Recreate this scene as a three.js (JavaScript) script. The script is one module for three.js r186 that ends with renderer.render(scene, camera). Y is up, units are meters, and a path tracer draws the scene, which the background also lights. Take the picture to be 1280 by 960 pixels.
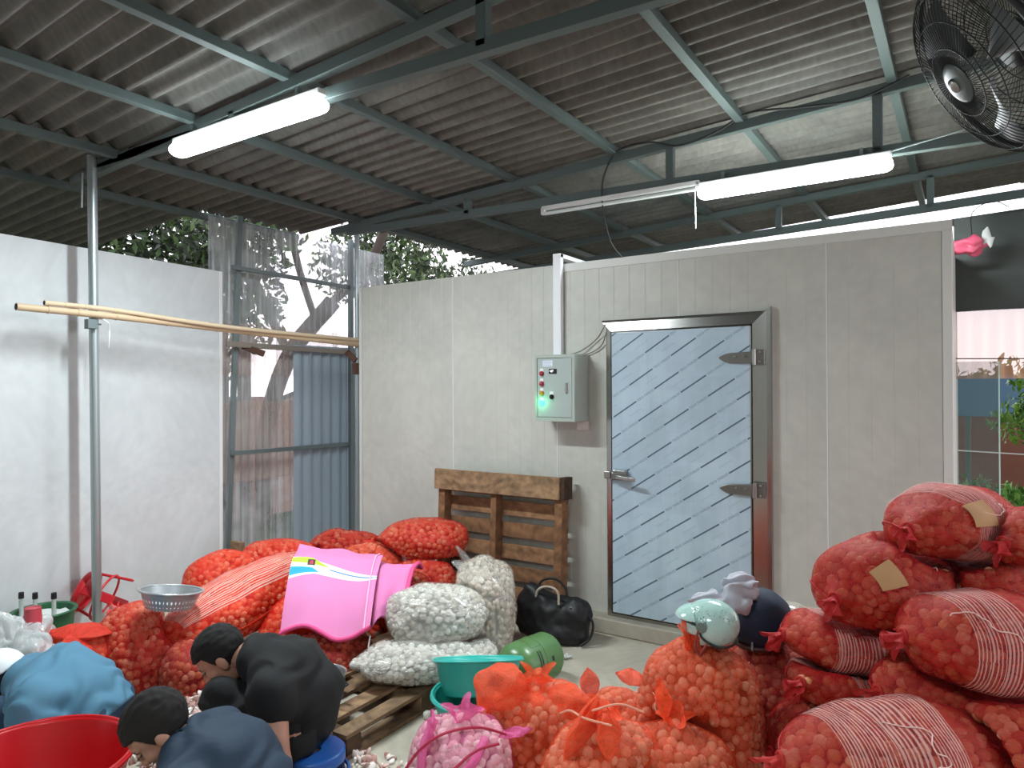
import * as THREE from 'three';
import { RoundedBoxGeometry } from 'three/addons/geometries/RoundedBoxGeometry.js';
import { MarchingCubes } from 'three/addons/objects/MarchingCubes.js';
import { mergeGeometries, mergeVertices } from 'three/addons/utils/BufferGeometryUtils.js';
import { ImprovedNoise } from 'three/addons/math/ImprovedNoise.js';
import { RectAreaLightUniformsLib } from 'three/addons/lights/RectAreaLightUniformsLib.js';

// ---------- camera, sky, lamps, exposure ----------
const scene = new THREE.Scene();
const camera = new THREE.PerspectiveCamera(57.77, 4 / 3, 0.05, 200);
camera.position.set(0, 1.6, 0);
camera.rotation.order = 'YXZ';
camera.rotation.set(THREE.MathUtils.degToRad(0.35), THREE.MathUtils.degToRad(33.2), THREE.MathUtils.degToRad(-0.25));
const renderer = new THREE.WebGLRenderer();
renderer.toneMapping = THREE.LinearToneMapping;
renderer.toneMappingExposure = 1.68;
renderer.shadowMap.enabled = true;
RectAreaLightUniformsLib.init();
const SKY = 1.7, LAMP = 125, LAMP_COLOR = new THREE.Color(0.87, 0.97, 1.0);
{ // overcast evening sky, the same all round, a little warmer near the horizon
  const W = 256, H = 128, d = new Float32Array(W * H * 4);
  for (let j = 0; j < H; j++) for (let i = 0; i < W; i++) {
    const el = ((j + 0.5) / H - 0.5) * Math.PI, t = Math.max(0, Math.sin(el)), k = (j * W + i) * 4, w = Math.exp(-t * 5);
    d[k] = SKY * (0.86 + 0.2 * w); d[k + 1] = SKY * (0.87 + 0.08 * w); d[k + 2] = SKY * (0.98 + 0.02 * w); d[k + 3] = 1;
  }
  const sky = new THREE.DataTexture(d, W, H, THREE.RGBAFormat, THREE.FloatType);
  sky.mapping = THREE.EquirectangularReflectionMapping; sky.magFilter = THREE.LinearFilter; sky.needsUpdate = true;
  scene.background = sky; scene.environment = sky;
}

// ---------- helpers ----------
const V = (x, y, z) => new THREE.Vector3(x, y, z);
function rng(seed) { let s = seed >>> 0 || 1; return () => { s = (s + 0x6D2B79F5) >>> 0; let t = Math.imul(s ^ (s >>> 15), 1 | s); t = (t + Math.imul(t ^ (t >>> 7), 61 | t)) ^ t; return ((t ^ (t >>> 14)) >>> 0) / 4294967296; }; }
const PN = new ImprovedNoise(), noise = (x, y, z = 0) => PN.noise(x + 31.7, y + 17.3, z + 5.1);
const used = new Map();
function numbered(n) { const k = used.get(n) ?? 0; used.set(n, k + 1); return k ? n + '_' + String(k).padStart(3, '0') : n; }
function meta(o, label, category, group, kind) { if (label) o.userData.label = label; if (category) o.userData.category = category; if (group) o.userData.group = group; if (kind) o.userData.kind = kind; return o; }
function thing(name, label, category, p = [0, 0, 0], turn = 0, group) { const g = new THREE.Group(); g.name = numbered(name); g.position.set(...p); g.rotation.y = turn; scene.add(g); return meta(g, label, category, group); }
function struct(name, label) { const g = new THREE.Group(); g.name = numbered(name); scene.add(g); return meta(g, label, null, null, 'structure'); }
function part(parent, name, geo, mat, label) { const m = new THREE.Mesh(geo, mat); m.name = name; m.castShadow = m.receiveShadow = true; parent.add(m); if (label) m.userData.label = label; return m; }
function solo(name, geo, mat, label, category, group, kind) { const m = part(scene, numbered(name), geo, mat); return meta(m, label, category, group, kind); }
const merge = (list) => mergeGeometries(list.map((g) => { const h = g.index ? g.toNonIndexed() : g; for (const k of Object.keys(h.attributes)) if (!['position', 'normal', 'uv'].includes(k)) h.deleteAttribute(k); if (!h.attributes.uv) h.setAttribute('uv', new THREE.Float32BufferAttribute(new Float32Array(h.attributes.position.count * 2), 2)); return h; }));
function mUV(g, s = 1) { // uv in metres across the face's own plane
  const h = g.index ? g.toNonIndexed() : g, p = h.attributes.position, n = h.attributes.normal, uv = new Float32Array(p.count * 2);
  for (let i = 0; i < p.count; i++) {
    const a = Math.abs(n.getX(i)), b = Math.abs(n.getY(i)), c = Math.abs(n.getZ(i)), x = p.getX(i), y = p.getY(i), z = p.getZ(i);
    const [u, v] = a > b && a > c ? [z, y] : b > c ? [x, z] : [x, y];
    uv[2 * i] = u * s; uv[2 * i + 1] = v * s;
  }
  h.setAttribute('uv', new THREE.BufferAttribute(uv, 2)); return h;
}
const rbox = (w, h, d, r = 0.004, x = 0, y = 0, z = 0) => mUV(new RoundedBoxGeometry(w, h, d, 2, Math.min(r, w / 2.1, h / 2.1, d / 2.1)).translate(x, y, z));
const cbox = (w, h, d, x = 0, y = 0, z = 0) => mUV(new THREE.BoxGeometry(w, h, d).translate(x, y, z));
function bar(a, b, w, h, r = 0.003) { // square bar from a to b, h measured upwards
  const A = V(...a), B = V(...b), d = B.clone().sub(A), L = d.length(), g = new RoundedBoxGeometry(w, h, L, 1, Math.min(r, w / 3, h / 3));
  const o = new THREE.Object3D(); o.position.copy(A).add(B).multiplyScalar(0.5); o.lookAt(B); if (Math.abs(d.x) + Math.abs(d.z) < 1e-6) o.rotation.set(Math.PI / 2, 0, 0); o.updateMatrix();
  return mUV(g).applyMatrix4(o.matrix);
}
function rod(a, b, r, r2 = r, n = 12) { const A = V(...a), B = V(...b), d = B.clone().sub(A), g = new THREE.CylinderGeometry(r2, r, d.length(), n, 1); g.applyQuaternion(new THREE.Quaternion().setFromUnitVectors(V(0, 1, 0), d.normalize())); return g.translate((a[0] + b[0]) / 2, (a[1] + b[1]) / 2, (a[2] + b[2]) / 2); }
const tube = (pts, r, n = 40, m = 7, closed = false) => new THREE.TubeGeometry(new THREE.CatmullRomCurve3(pts.map((p) => V(...p)), closed), n, r, m, closed);
const lathe = (pts, n = 40) => new THREE.LatheGeometry(pts.map((p) => new THREE.Vector2(p[0], p[1])), n);
function deform(g, f) { const p = g.attributes.position, v = V(0, 0, 0); for (let i = 0; i < p.count; i++) { v.fromBufferAttribute(p, i); f(v, i); p.setXYZ(i, v.x, v.y, v.z); } g.computeVertexNormals(); return g; }
function canvasTex(w, h, draw, rx, ry) { const c = document.createElement('canvas'); c.width = w; c.height = h; const x = c.getContext('2d'); draw(x, w, h); const t = new THREE.CanvasTexture(c); t.colorSpace = THREE.SRGBColorSpace; t.wrapS = t.wrapT = THREE.RepeatWrapping; if (rx) t.repeat.set(rx, ry); return t; }
function dataTex(n, f, srgb = true, rep = 1, m = n) { // f(u, v) -> [r, g, b] in 0..1
  const d = new Uint8Array(n * m * 4);
  for (let j = 0; j < m; j++) for (let i = 0; i < n; i++) { const c = f(i / n, j / m), k = (j * n + i) * 4; for (let q = 0; q < 3; q++) d[k + q] = Math.max(0, Math.min(255, c[q] * 255)); d[k + 3] = 255; }
  const t = new THREE.DataTexture(d, n, m); t.wrapS = t.wrapT = THREE.RepeatWrapping; t.magFilter = THREE.LinearFilter; t.minFilter = THREE.LinearFilter; if (srgb) t.colorSpace = THREE.SRGBColorSpace; t.repeat.set(rep, rep); t.needsUpdate = true; return t;
}
function tnoise(u, v, f, o = 4) { let s = 0, a = 0.5; for (let k = 0; k < o; k++) { // tiling noise on the unit square
  const A = Math.cos(u * 6.2832) * f / 6.2832, B = Math.sin(u * 6.2832) * f / 6.2832, C = Math.cos(v * 6.2832) * f / 6.2832, D = Math.sin(v * 6.2832) * f / 6.2832;
  s += a * noise(A + C * 0.37 + 3 * k, B - D * 0.61, C + D * 0.8); a *= 0.5; f *= 2; } return s; }
const std = (color, roughness = 0.6, extra = {}) => new THREE.MeshStandardMaterial({ color, roughness, ...extra });
const phys = (color, roughness = 0.6, extra = {}) => new THREE.MeshPhysicalMaterial({ color, roughness, ...extra });
const mix = (a, b, t) => a + (b - a) * t, sstep = THREE.MathUtils.smoothstep, clamp = THREE.MathUtils.clamp;

// ---------- shared materials ----------
const concreteTex = dataTex(512, (u, v) => { const n = tnoise(u, v, 5, 6), s = tnoise(u + 0.3, v, 40, 2), g = 0.84 + 0.16 * n + 0.08 * s; return [g, g * 0.985, g * 0.95]; }, true, 0.5);
const woodTex = dataTex(256, (u, v) => { const n = tnoise(u * 0.999, v, 3, 4), g = 0.8 + 0.16 * Math.sin((v * 9 + n * 2.4) * 6.2832) * 0.4 + 0.3 * tnoise(u, v, 22, 3) + 0.2 * n; return [g, g * 0.9, g * 0.8]; }, true, 1);
const dirtTex = dataTex(512, (u, v) => { const n = tnoise(u, v, 4, 5), s = tnoise(u, v + 0.4, 30, 2), g = 0.93 + 0.08 * n + 0.05 * s; return [g, g, g]; }, true, 0.5);
const roofTex = dataTex(512, (u, v) => { const n = tnoise(u, v, 6, 5), s = tnoise(u, v, 60, 2), g = 0.82 + 0.2 * n + 0.12 * s; return [g, g * 0.99, g * 0.97]; }, true, 0.6);
const M = {
  floor: std('#e2dccf', 0.85, { map: concreteTex, bumpMap: concreteTex, bumpScale: 0.003 }),
  plinth: std('#c9c5ba', 0.9, { map: concreteTex }),
  roof: std('#6e6c69', 0.9, { map: roofTex }),
  steel: std('#5d6a69', 0.55, { metalness: 0.25 }),
  galv: std('#a9b4b6', 0.38, { metalness: 0.75 }),
  galvDull: std('#6f7b7c', 0.5, { metalness: 0.5 }),
  rust: std('#5b4034', 0.85),
  white: std('#e9ebea', 0.45),
  panel: std('#d6d6cd', 0.42, { map: dirtTex }),
  panelLeft: std('#dfe4e6', 0.4, { map: dirtTex }),
  trim: std('#d8d9d4', 0.4),
  stainless: std('#a7a6a2', 0.28, { metalness: 0.95 }),
  stainlessDark: std('#8e8c88', 0.32, { metalness: 0.95 }),
  black: std('#111214', 0.6),
  rubber: std('#1b1b1c', 0.7),
};
// ---------- floor, outside ground ----------
{
  const f = struct('floor', 'bare grey concrete floor of the shed');
  part(f, 'slab', cbox(8.2, 0.15, 10.6, -1.6, -0.075, -1.9), M.floor);
  const g = struct('ground', 'grass and bare soil of the yard outside the shed');
  const gt = dataTex(256, (u, v) => { const n = tnoise(u, v, 8, 5), s = tnoise(u, v, 50, 2); return [0.28 + 0.2 * n + 0.1 * s, 0.36 + 0.22 * n + 0.16 * s, 0.16 + 0.1 * n]; }, true, 0.4);
  part(g, 'turf', cbox(60, 0.2, 60, 0, -0.26, -12), std('#8fa06a', 1, { map: gt }));
}
// ---------- cold-room walls built of insulated panels ----------
function panelGeo(w, h, d, ribs = true) { // a panel with its face towards +z, lower left front corner at the origin, shallow pressed grooves
  const n = Math.max(1, Math.round(w / 0.105)), pts = [[0, 0], [0, d]], s = new THREE.Shape();
  s.moveTo(0, 0); s.lineTo(0, d - 0.004); s.lineTo(0.004, d);
  if (ribs) for (let i = 1; i < n; i++) { const x = (i / n) * w; s.lineTo(x - 0.003, d); s.lineTo(x, d - 0.0014); s.lineTo(x + 0.003, d); }
  s.lineTo(w - 0.004, d); s.lineTo(w, d - 0.004); s.lineTo(w, 0); s.closePath();
  return mUV(new THREE.ExtrudeGeometry(s, { depth: h, bevelEnabled: false }).rotateX(-Math.PI / 2).translate(0, 0, d).translate(0, 0, -d));
}
// face of the extrusion after rotation looks along -z; turn it so that it looks along +z
const panelAt = (w, h, d) => { const g = panelGeo(w, h, d); return g.rotateY(Math.PI).translate(w, 0, 0).translate(0, 0, -d); };
{
  const wb = struct('wall_back', 'grey-white insulated panel wall of the cold room, with the door');
  const xs = [-4.295, -3.318, -2.4, -1.52, -0.66, -0.106], H = 2.46, Zf = -4.24;
  for (let i = 0; i < 5; i++) { const w = xs[i + 1] - xs[i] - 0.002; if (i) part(wb, 'joint_strip', cbox(0.006, H - 0.1, 0.01, xs[i], 0.1 + (H - 0.1) / 2, Zf - 0.0048), M.white); part(wb, 'panel', panelAt(w, H - 0.1, 0.1).translate(xs[i] + 0.002, 0.1, Zf), M.panel); }
  part(wb, 'corner_trim', rbox(0.044, H - 0.1, 0.106, 0.003, -0.084, 0.1 + (H - 0.1) / 2, Zf - 0.05), M.trim);
  part(wb, 'corner_trim', rbox(0.03, H - 0.1, 0.106, 0.003, -4.31, 0.1 + (H - 0.1) / 2, Zf - 0.05), M.trim);
  part(wb, 'top_trim', rbox(2.32, 0.055, 0.006, 0.002, -1.22, H - 0.027, Zf + 0.003), M.trim);
  part(wb, 'side_panel', rbox(0.1, H - 0.1, 1.9, 0.004, -0.112, 0.1 + (H - 0.1) / 2, Zf - 1.06), M.panel);
  part(wb, 'side_panel', rbox(0.1, H - 0.1, 1.9, 0.004, -4.27, 0.1 + (H - 0.1) / 2, Zf - 1.06), M.panel);
  part(wb, 'roof_panel', rbox(4.24, 0.1, 1.9, 0.004, -2.19, H - 0.055, Zf - 1.06), M.panel);
  const pl = struct('trim_1', 'low concrete plinth under the cold room');
  part(pl, 'plinth', rbox(4.24, 0.1, 2.0, 0.012, -2.18, 0.05, -5.12), M.plinth);

  const wl = struct('wall_left', 'white insulated panel wall of the second cold room at the left');
  const H2 = 2.55, A = V(-5.12, 0, -3.38), B = V(-4.99, 0, -1.86), dir = B.clone().sub(A).normalize(), turn = Math.atan2(-dir.z, dir.x);
  const o = new THREE.Group(); o.position.copy(A); o.rotation.y = turn; o.updateMatrix();
  const seams = [0, 1.02, 2.04, 3.06, 4.08, 5.1];
  for (let i = 0; i < 5; i++) { const w = seams[i + 1] - seams[i] - 0.0015; if (i) part(wl, 'joint_strip', cbox(0.005, H2, 0.01, seams[i], H2 / 2, -0.0048).applyMatrix4(o.matrix), M.white); part(wl, 'panel', panelAt(w, H2, 0.1).translate(seams[i], 0, 0).applyMatrix4(o.matrix), M.panelLeft); }
  part(wl, 'edge_trim', rbox(0.03, H2, 0.108, 0.003, -0.012, H2 / 2, -0.05).applyMatrix4(o.matrix), M.white);
  part(wl, 'top_trim', rbox(5.1, 0.05, 0.006, 0.002, 2.55, H2 - 0.025, 0.003).applyMatrix4(o.matrix), M.white);
}
// plain walls of the shed behind the camera
{
  const m = std('#b9b8b2', 0.8, { map: dirtTex });
  part(struct('wall_front', 'plain wall of the shed behind the camera'), 'wall_face', cbox(7.4, 3.5, 0.15, -1.1, 1.75, 3.0), m);
  part(struct('wall_right', 'plain wall of the shed at the right'), 'wall_face', cbox(0.15, 3.5, 5.0, 2.4, 1.75, 0.6), m);
}
// ---------- roof: corrugated sheets, purlins, trusses ----------
const roofY = (x) => 3.2 + 0.055 * (x + 2.01); // underside of the sheets' supports
{
  const c = struct('ceiling', 'corrugated fibre-cement roof on steel purlins and trusses');
  const pitch = 0.13, amp = 0.027, wavesPer = 8, sw = pitch * wavesPer;
  const sheet = (x0, x1, z0, waves, lift) => {
    const n = waves * 8, m = 2, pos = [], uv = [], idx = [];
    for (const side of [0, 1]) for (let j = 0; j <= m; j++) for (let i = 0; i <= n; i++) {
      const x = mix(x0, x1, j / m), z = z0 + (i / 8) * pitch; pos.push(x, roofY(x) + 0.062 + lift + amp * Math.cos((i / 8) * 6.2832) + side * 0.007, z); uv.push(x, z);
    }
    const S = (m + 1) * (n + 1), id = (s, j, i) => s * S + j * (n + 1) + i;
    for (let j = 0; j < m; j++) for (let i = 0; i < n; i++) { idx.push(id(0, j, i), id(0, j + 1, i), id(0, j, i + 1), id(0, j + 1, i), id(0, j + 1, i + 1), id(0, j, i + 1)); idx.push(id(1, j, i), id(1, j, i + 1), id(1, j + 1, i), id(1, j + 1, i), id(1, j, i + 1), id(1, j + 1, i + 1)); }
    for (let j = 0; j < m; j++) for (const i of [0, n]) idx.push(id(0, j, i), id(1, j, i), id(0, j + 1, i), id(0, j + 1, i), id(1, j, i), id(1, j + 1, i));
    for (let i = 0; i < n; i++) for (const j of [0, m]) idx.push(id(0, j, i), id(0, j, i + 1), id(1, j, i), id(1, j, i), id(0, j, i + 1), id(1, j, i + 1));
    const g = new THREE.BufferGeometry(); g.setAttribute('position', new THREE.Float32BufferAttribute(pos, 3)); g.setAttribute('uv', new THREE.Float32BufferAttribute(uv, 2)); g.setIndex(idx); g.computeVertexNormals(); return g;
  };
  const tones = ['#8a8a88', '#7f7e7b', '#918f8c', '#85837f'].map((k) => std(k, 0.9, { map: roofTex }));
  const xsN = [-8.0, -4.55, -2.9, -1.25, 0.4, 2.6];
  let t = 0;
  for (let z = -7.55, r = 0; z < 3.0; z += sw, r++) for (let i = 0; i < 5; i++) {
    let x0 = xsN[i], x1 = xsN[i + 1] + 0.06;
    if (z < -3.45) { if (i === 0) { if (z < -4.5) continue; x0 = -5.25; } else if (i === 1 && z < -4.5) x0 = -4.72; }
    part(c, 'roof_sheet', sheet(x0, x1, z - 0.03, wavesPer, (i % 2) * 0.009), tones[(t += 1 + ((r * 7 + i * 3) % 3)) % 4]);
  }
  for (const x of [-5.3, -4.48, -3.66, -2.85, -2.01, -1.17, -0.34, 0.5, 1.35]) part(c, 'purlin', bar([x, roofY(x) + 0.02, x < -4.8 ? -4.4 : -7.6], [x, roofY(x) + 0.02, 2.95], 0.05, 0.05), M.steel);
  const truss = (z, lower, xR, struts, yl = 0) => {
    const g = new THREE.Group(); g.name = 'roof_truss'; c.add(g);
    part(g, 'top_chord', bar([lower[0][0] - 0.2, roofY(lower[0][0]) - 0.03, z], [xR, roofY(xR) - 0.03, z], 0.05, 0.06), M.steel);
    part(g, 'bottom_chord', bar([lower[0][0], lower[0][1], z], [xR, lower[1][1], z], 0.05, 0.06), M.steel);
    for (const x of struts) { const t2 = (x - lower[0][0]) / (xR - lower[0][0]); part(g, 'strut', bar([x, mix(lower[0][1], lower[1][1], t2), z], [x, roofY(x) - 0.03, z], 0.05, 0.05), M.steel); }
  };
  truss(-2.32, [[-4.87, 3.07], [2.4, 2.9]], 2.4, [-3.3, -1.65, 0.2, 1.6]);
  truss(-4.4, [[-4.62, 3.0], [2.4, 2.86]], 2.4, [-3.287, -1.626, -0.413, 1.2]);
  truss(-6.4, [[-4.62, 2.86], [2.4, 3.1]], 2.4, [-1.378, -0.235, 1.2]);
  part(c, 'eave_beam', bar([-4.62, 2.9, -7.5], [2.5, 3.2, -7.5], 0.05, 0.06), M.steel);
  // posts of the shed
  part(struct('column_1', 'round galvanised steel post at the left carrying the roof truss'), 'pipe', rod([-4.643, 0, -2.265], [-4.655, 3.09, -2.24], 0.028, 0.028, 24), M.galv);
  const cp = struct('column_2', 'slim galvanised corner post between the clear sheeting and the cold room');
  part(cp, 'pipe', rod([-4.545, 0, -4.43], [-4.535, 3.03, -4.42], 0.021, 0.021, 16), M.galv);
  part(cp, 'bracket', bar([-4.6, 1.93, -4.36], [-4.53, 1.85, -4.4], 0.04, 0.05), M.rust);
  part(cp, 'bracket', rbox(0.05, 0.1, 0.05, 0.004, -4.54, 1.78, -4.41), M.rust);
}
// ---------- clear and grey corrugated side sheeting with its frame ----------
{
  const wave = (z0, z1, y0, y1, x, pitch, amp, lean = 0) => { // vertical sheet in the plane x = const
    const n = Math.round((z1 - z0) / pitch) * 8, pos = [], uv = [], idx = [];
    for (let j = 0; j <= 1; j++) for (let i = 0; i <= n; i++) { const z = mix(z0, z1, i / n); pos.push(x + amp * Math.cos((z - z0) / pitch * 6.2832) + (j ? 0 : -lean), j ? y1 : y0, z + (j ? 0 : -lean * 0.6)); uv.push(z, j ? y1 : y0); }
    for (let i = 0; i < n; i++) idx.push(i, i + 1, n + 1 + i, i + 1, n + 2 + i, n + 1 + i);
    const g = new THREE.BufferGeometry(); g.setAttribute('position', new THREE.Float32BufferAttribute(pos, 3)); g.setAttribute('uv', new THREE.Float32BufferAttribute(uv, 2)); g.setIndex(idx); g.computeVertexNormals(); return g;
  };
  const grime = dataTex(256, (u, v) => { const n = tnoise(u, v, 4, 4), s = Math.max(0, noise(u * 90, v * 2)), g = 0.42 + 0.5 * n + 0.35 * s; return [g, g, g]; }, false, 0.7);
  const clear = phys('#d9dde0', 0.25, { transparent: true, opacity: 1, alphaMap: grime, side: THREE.DoubleSide });
  const t = thing('clear_roofing_sheet', 'tall translucent corrugated plastic sheeting between the two cold rooms', 'sheeting', [-5.17, 0, -4.3]);
  for (const [z0, z1, k] of [[-5.42, -4.7, 0], [-4.76, -4.04, 1], [-4.1, -3.38, 0]]) part(t, 'sheet', wave(z0 + 4.3, z1 + 4.3, 0, 3.02, 0.006 * k, 0.072, 0.009), clear);
  const cloudy = phys('#b9a99f', 0.6, { transparent: true, opacity: 0.42, side: THREE.DoubleSide });
  part(t, 'patch_sheet', wave(-0.72, 0.86, 0.82, 1.5, 0.03, 0.072, 0.009), cloudy, 'cloudy pinkish lower patch');
  part(t, 'patch_sheet', wave(-0.72, 0.86, 1.72, 2.16, 0.03, 0.072, 0.009), cloudy, 'cloudy pinkish upper patch');
  const gs = solo('tin_sheet', wave(-5.36, -4.16, 0.0, 2.0, -5.06, 0.115, 0.014, 0.0), std('#9aaab6', 0.5, { metalness: 0.2, side: THREE.DoubleSide }), 'blue-grey corrugated metal sheet standing behind the horizontal rail near the corner post', 'metal sheet');
  const fr = struct('trim_2', 'light steel frame of posts and rails carrying the clear sheeting');
  part(fr, 'post', bar([-5.1, 0, -3.50], [-5.08, 3.05, -3.62], 0.04, 0.04), M.galvDull);
  part(fr, 'post', bar([-5.0, 0, -4.79], [-5.0, 3.05, -4.79], 0.04, 0.04), M.galvDull);
  for (const [y, r] of [[2.6, 0.02], [1.08, 0.02]]) part(fr, 'rail', bar([-5.02, y, -3.5], [-5.02, y - 0.02, -5.4], 0.035, 0.035), M.galvDull);
  part(fr, 'rail', bar([-5.02, 1.97, -3.45], [-5.02, 1.95, -5.4], 0.03, 0.045), std('#8b837a', 0.7));
  part(fr, 'bracket', bar([-5.05, 1.96, -3.62], [-4.98, 1.9, -3.78], 0.04, 0.05), M.rust);
}
// ---------- lamps ----------
function ledLamp(x0, x1, y, z, label) {
  const L = x1 - x0, t = thing('batten_lamp', label, 'lamp', [(x0 + x1) / 2, y, z], 0, 'LED batten lamps');
  part(t, 'housing', rbox(L, 0.03, 0.05, 0.006, 0, 0.055, 0), M.white);
  const s = new THREE.Shape(); s.absellipse(0, 0, 0.058, 0.04, 0, 2 * Math.PI, false);
  const g = new THREE.ExtrudeGeometry(s, { depth: L - 0.09, bevelEnabled: true, bevelThickness: 0.05, bevelSize: 0.028, bevelOffset: -0.028, bevelSegments: 4, curveSegments: 20 }).translate(0, 0, -(L - 0.09) / 2).rotateY(Math.PI / 2).translate(0, 0.0, 0);
  part(t, 'diffuser', g, std('#ffffff', 0.5, { emissive: LAMP_COLOR, emissiveIntensity: 10 }));
  for (const s2 of [-1, 1]) part(t, 'hanger', rbox(0.02, 0.06, 0.03, 0.003, s2 * L * 0.36, 0.085, 0), M.galvDull);
  const l = new THREE.RectAreaLight(LAMP_COLOR, LAMP, L * 0.95, 0.1); l.name = 'lamp_light'; l.position.set(0, -0.044, 0); l.rotation.x = -Math.PI / 2; t.add(l);
}
ledLamp(-3.72, -2.52, 2.94, -2.24, 'glowing white LED batten under the near truss, towards the left');
ledLamp(-1.42, -0.34, 2.83, -4.36, 'glowing white LED batten above the cold-room door, on the far truss');
ledLamp(-0.6, 0.6, 2.86, 0.9, 'white LED batten under the roof behind the camera');
{
  const t = thing('unlit_tube_lamp', 'unlit fluorescent tube lamp on the far truss, left of the glowing batten', 'lamp', [-2.0, 2.885, -4.36]);
  part(t, 'batten', rbox(1.16, 0.03, 0.035, 0.004, 0, 0.02, 0), M.white);
  part(t, 'tube', rod([-0.56, -0.018, 0], [0.56, -0.018, 0], 0.013, 0.013, 12), std('#e6ecec', 0.3));
  for (const s of [-1, 1]) part(t, 'end_cap', rbox(0.03, 0.05, 0.035, 0.004, s * 0.572, 0, 0), M.white);
}
// ---------- the cold-room door ----------
{
  const d = struct('door_1', 'closed cold-room door under blue printed protective film, in a bevelled stainless frame');
  const x0 = -1.955, x1 = -1.06, y0 = 0.13, y1 = 1.965, Zf = -4.24, W = x1 - x0, Hh = y1 - y0;
  part(d, 'door_slab', rbox(W, Hh, 0.06, 0.006, (x0 + x1) / 2, (y0 + y1) / 2, Zf + 0.035), M.stainlessDark);
  const film = canvasTex(1024, 2048, (c, w, h) => {
    const px = h / Hh; c.fillStyle = '#b5cad9'; c.fillRect(0, 0, w, h);
    for (let i = 0; i < 400; i++) { c.fillStyle = `rgba(${i % 2 ? '205,222,234' : '160,182,198'},0.10)`; const r = rng(i + 5); c.fillRect(r() * w, r() * h, 20 + r() * 200, 60 + r() * 300); }
    c.save(); c.translate(0, h); c.rotate(-0.565);
    const row = 0.1145 * px, per = 0.346 * px, dash = 0.196 * px;
    c.textBaseline = 'middle';
    for (let k = -4; k < 28; k++) {
      const y = -k * row + 0.07 * px, off = (k * 0.208 * px) % per;
      for (let x = -3 * per; x < 3600; x += per) {
        c.fillStyle = '#4d6173'; c.fillRect(x + off, y - 0.0045 * px, dash, 0.009 * px);
        c.fillStyle = '#8298aa'; c.font = `bold ${0.021 * px}px sans-serif`; c.fillText('TISCO', x + off + dash + 0.008 * px, y, 0.052 * px); c.fillText('STAINLESS', x + off + dash + 0.066 * px, y, 0.078 * px);
        c.fillStyle = '#9fb3c2'; c.font = `${0.013 * px}px sans-serif`; c.fillText('STAINLESS STEEL', x + off + 0.1 * px, y + row * 0.5, 0.15 * px);
      }
    }
    c.restore();
  });
  film.wrapS = film.wrapT = THREE.ClampToEdgeWrapping;
  part(d, 'printed_film', new THREE.PlaneGeometry(W - 0.012, Hh - 0.012).translate((x0 + x1) / 2, (y0 + y1) / 2, Zf + 0.0665), phys('#ffffff', 0.42, { map: film, clearcoat: 0.25, clearcoatRoughness: 0.3 }), 'pale blue protective film with diagonal dashes and lettering');
  // frame: four mitred lengths with a sloping face
  const mitre = (ax, ay, bx, by, nx, ny, wa = 0.075) => { // inner edge a-b, outwards (nx, ny)
    const L = Math.hypot(bx - ax, by - ay), tx = (bx - ax) / L, ty = (by - ay) / L, z = Zf, pr = [[0, 0.056], [wa * 0.78, 0.047], [wa, 0.04], [wa, 0]];
    const pos = [], q = (t, o, zz) => pos.push(ax + tx * (t ? L + o : -o) + nx * o, ay + ty * (t ? L + o : -o) + ny * o, z + zz);
    for (let i = 0; i < 3; i++) { const [o1, z1] = pr[i], [o2, z2] = pr[i + 1]; q(0, o1, z1); q(1, o1, z1); q(1, o2, z2); q(0, o1, z1); q(1, o2, z2); q(0, o2, z2); }
    { q(0, 0, 0); q(1, 0, 0); q(1, 0, 0.056); q(0, 0, 0); q(1, 0, 0.056); q(0, 0, 0.056); }
    const g = new THREE.BufferGeometry(); g.setAttribute('position', new THREE.Float32BufferAttribute(pos, 3)); g.computeVertexNormals(); return mUV(g);
  };
  const fm = std('#a9a8a4', 0.22, { metalness: 0.95, side: THREE.DoubleSide }), e = 0.006, X0 = x0 - e, X1 = x1 + e, Y0 = y0 - e, Y1 = y1 + e;
  part(d, 'frame_top', mitre(X0, Y1, X1, Y1, 0, 1), fm); part(d, 'frame_right', mitre(X1, Y1, X1, Y0, 1, 0, 0.1), fm); part(d, 'frame_left', mitre(X0, Y0, X0, Y1, -1, 0, 0.04), fm); part(d, 'frame_sill', mitre(X1, Y0, X0, Y0, 0, -1, 0.03), fm);
  for (const y of [1.775, 1.0]) { // strap hinges
    const h = new THREE.Group(); h.name = 'hinge'; d.add(h);
    const s = new THREE.Shape(); s.moveTo(0.02, -0.03); s.lineTo(-0.11, -0.028); s.quadraticCurveTo(-0.15, -0.022, -0.175, 0.002); s.quadraticCurveTo(-0.15, 0.02, -0.11, 0.024); s.lineTo(0.02, 0.03); s.closePath();
    part(h, 'strap', new THREE.ExtrudeGeometry(s, { depth: 0.014, bevelEnabled: true, bevelSize: 0.004, bevelThickness: 0.006, bevelSegments: 3 }).translate(x1 - 0.005, y, Zf + 0.068), M.stainlessDark);
    part(h, 'knuckle', rod([x1 + 0.025, y - 0.045, Zf + 0.095], [x1 + 0.025, y + 0.045, Zf + 0.095], 0.013, 0.013, 14), M.stainless);
    part(h, 'base_plate', rbox(0.06, 0.09, 0.012, 0.003, x1 + 0.05, y, Zf + 0.07), M.stainlessDark);
    for (const [bx, by] of [[-0.03, 0.008], [-0.085, 0.006], [0.055, 0.028], [0.055, -0.028]]) part(h, 'bolt', new THREE.SphereGeometry(0.008, 10, 6).translate(x1 + bx, y + by, Zf + 0.092), M.stainless);
  }
  const la = new THREE.Group(); la.name = 'latch'; d.add(la); const ly = 1.03;
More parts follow.
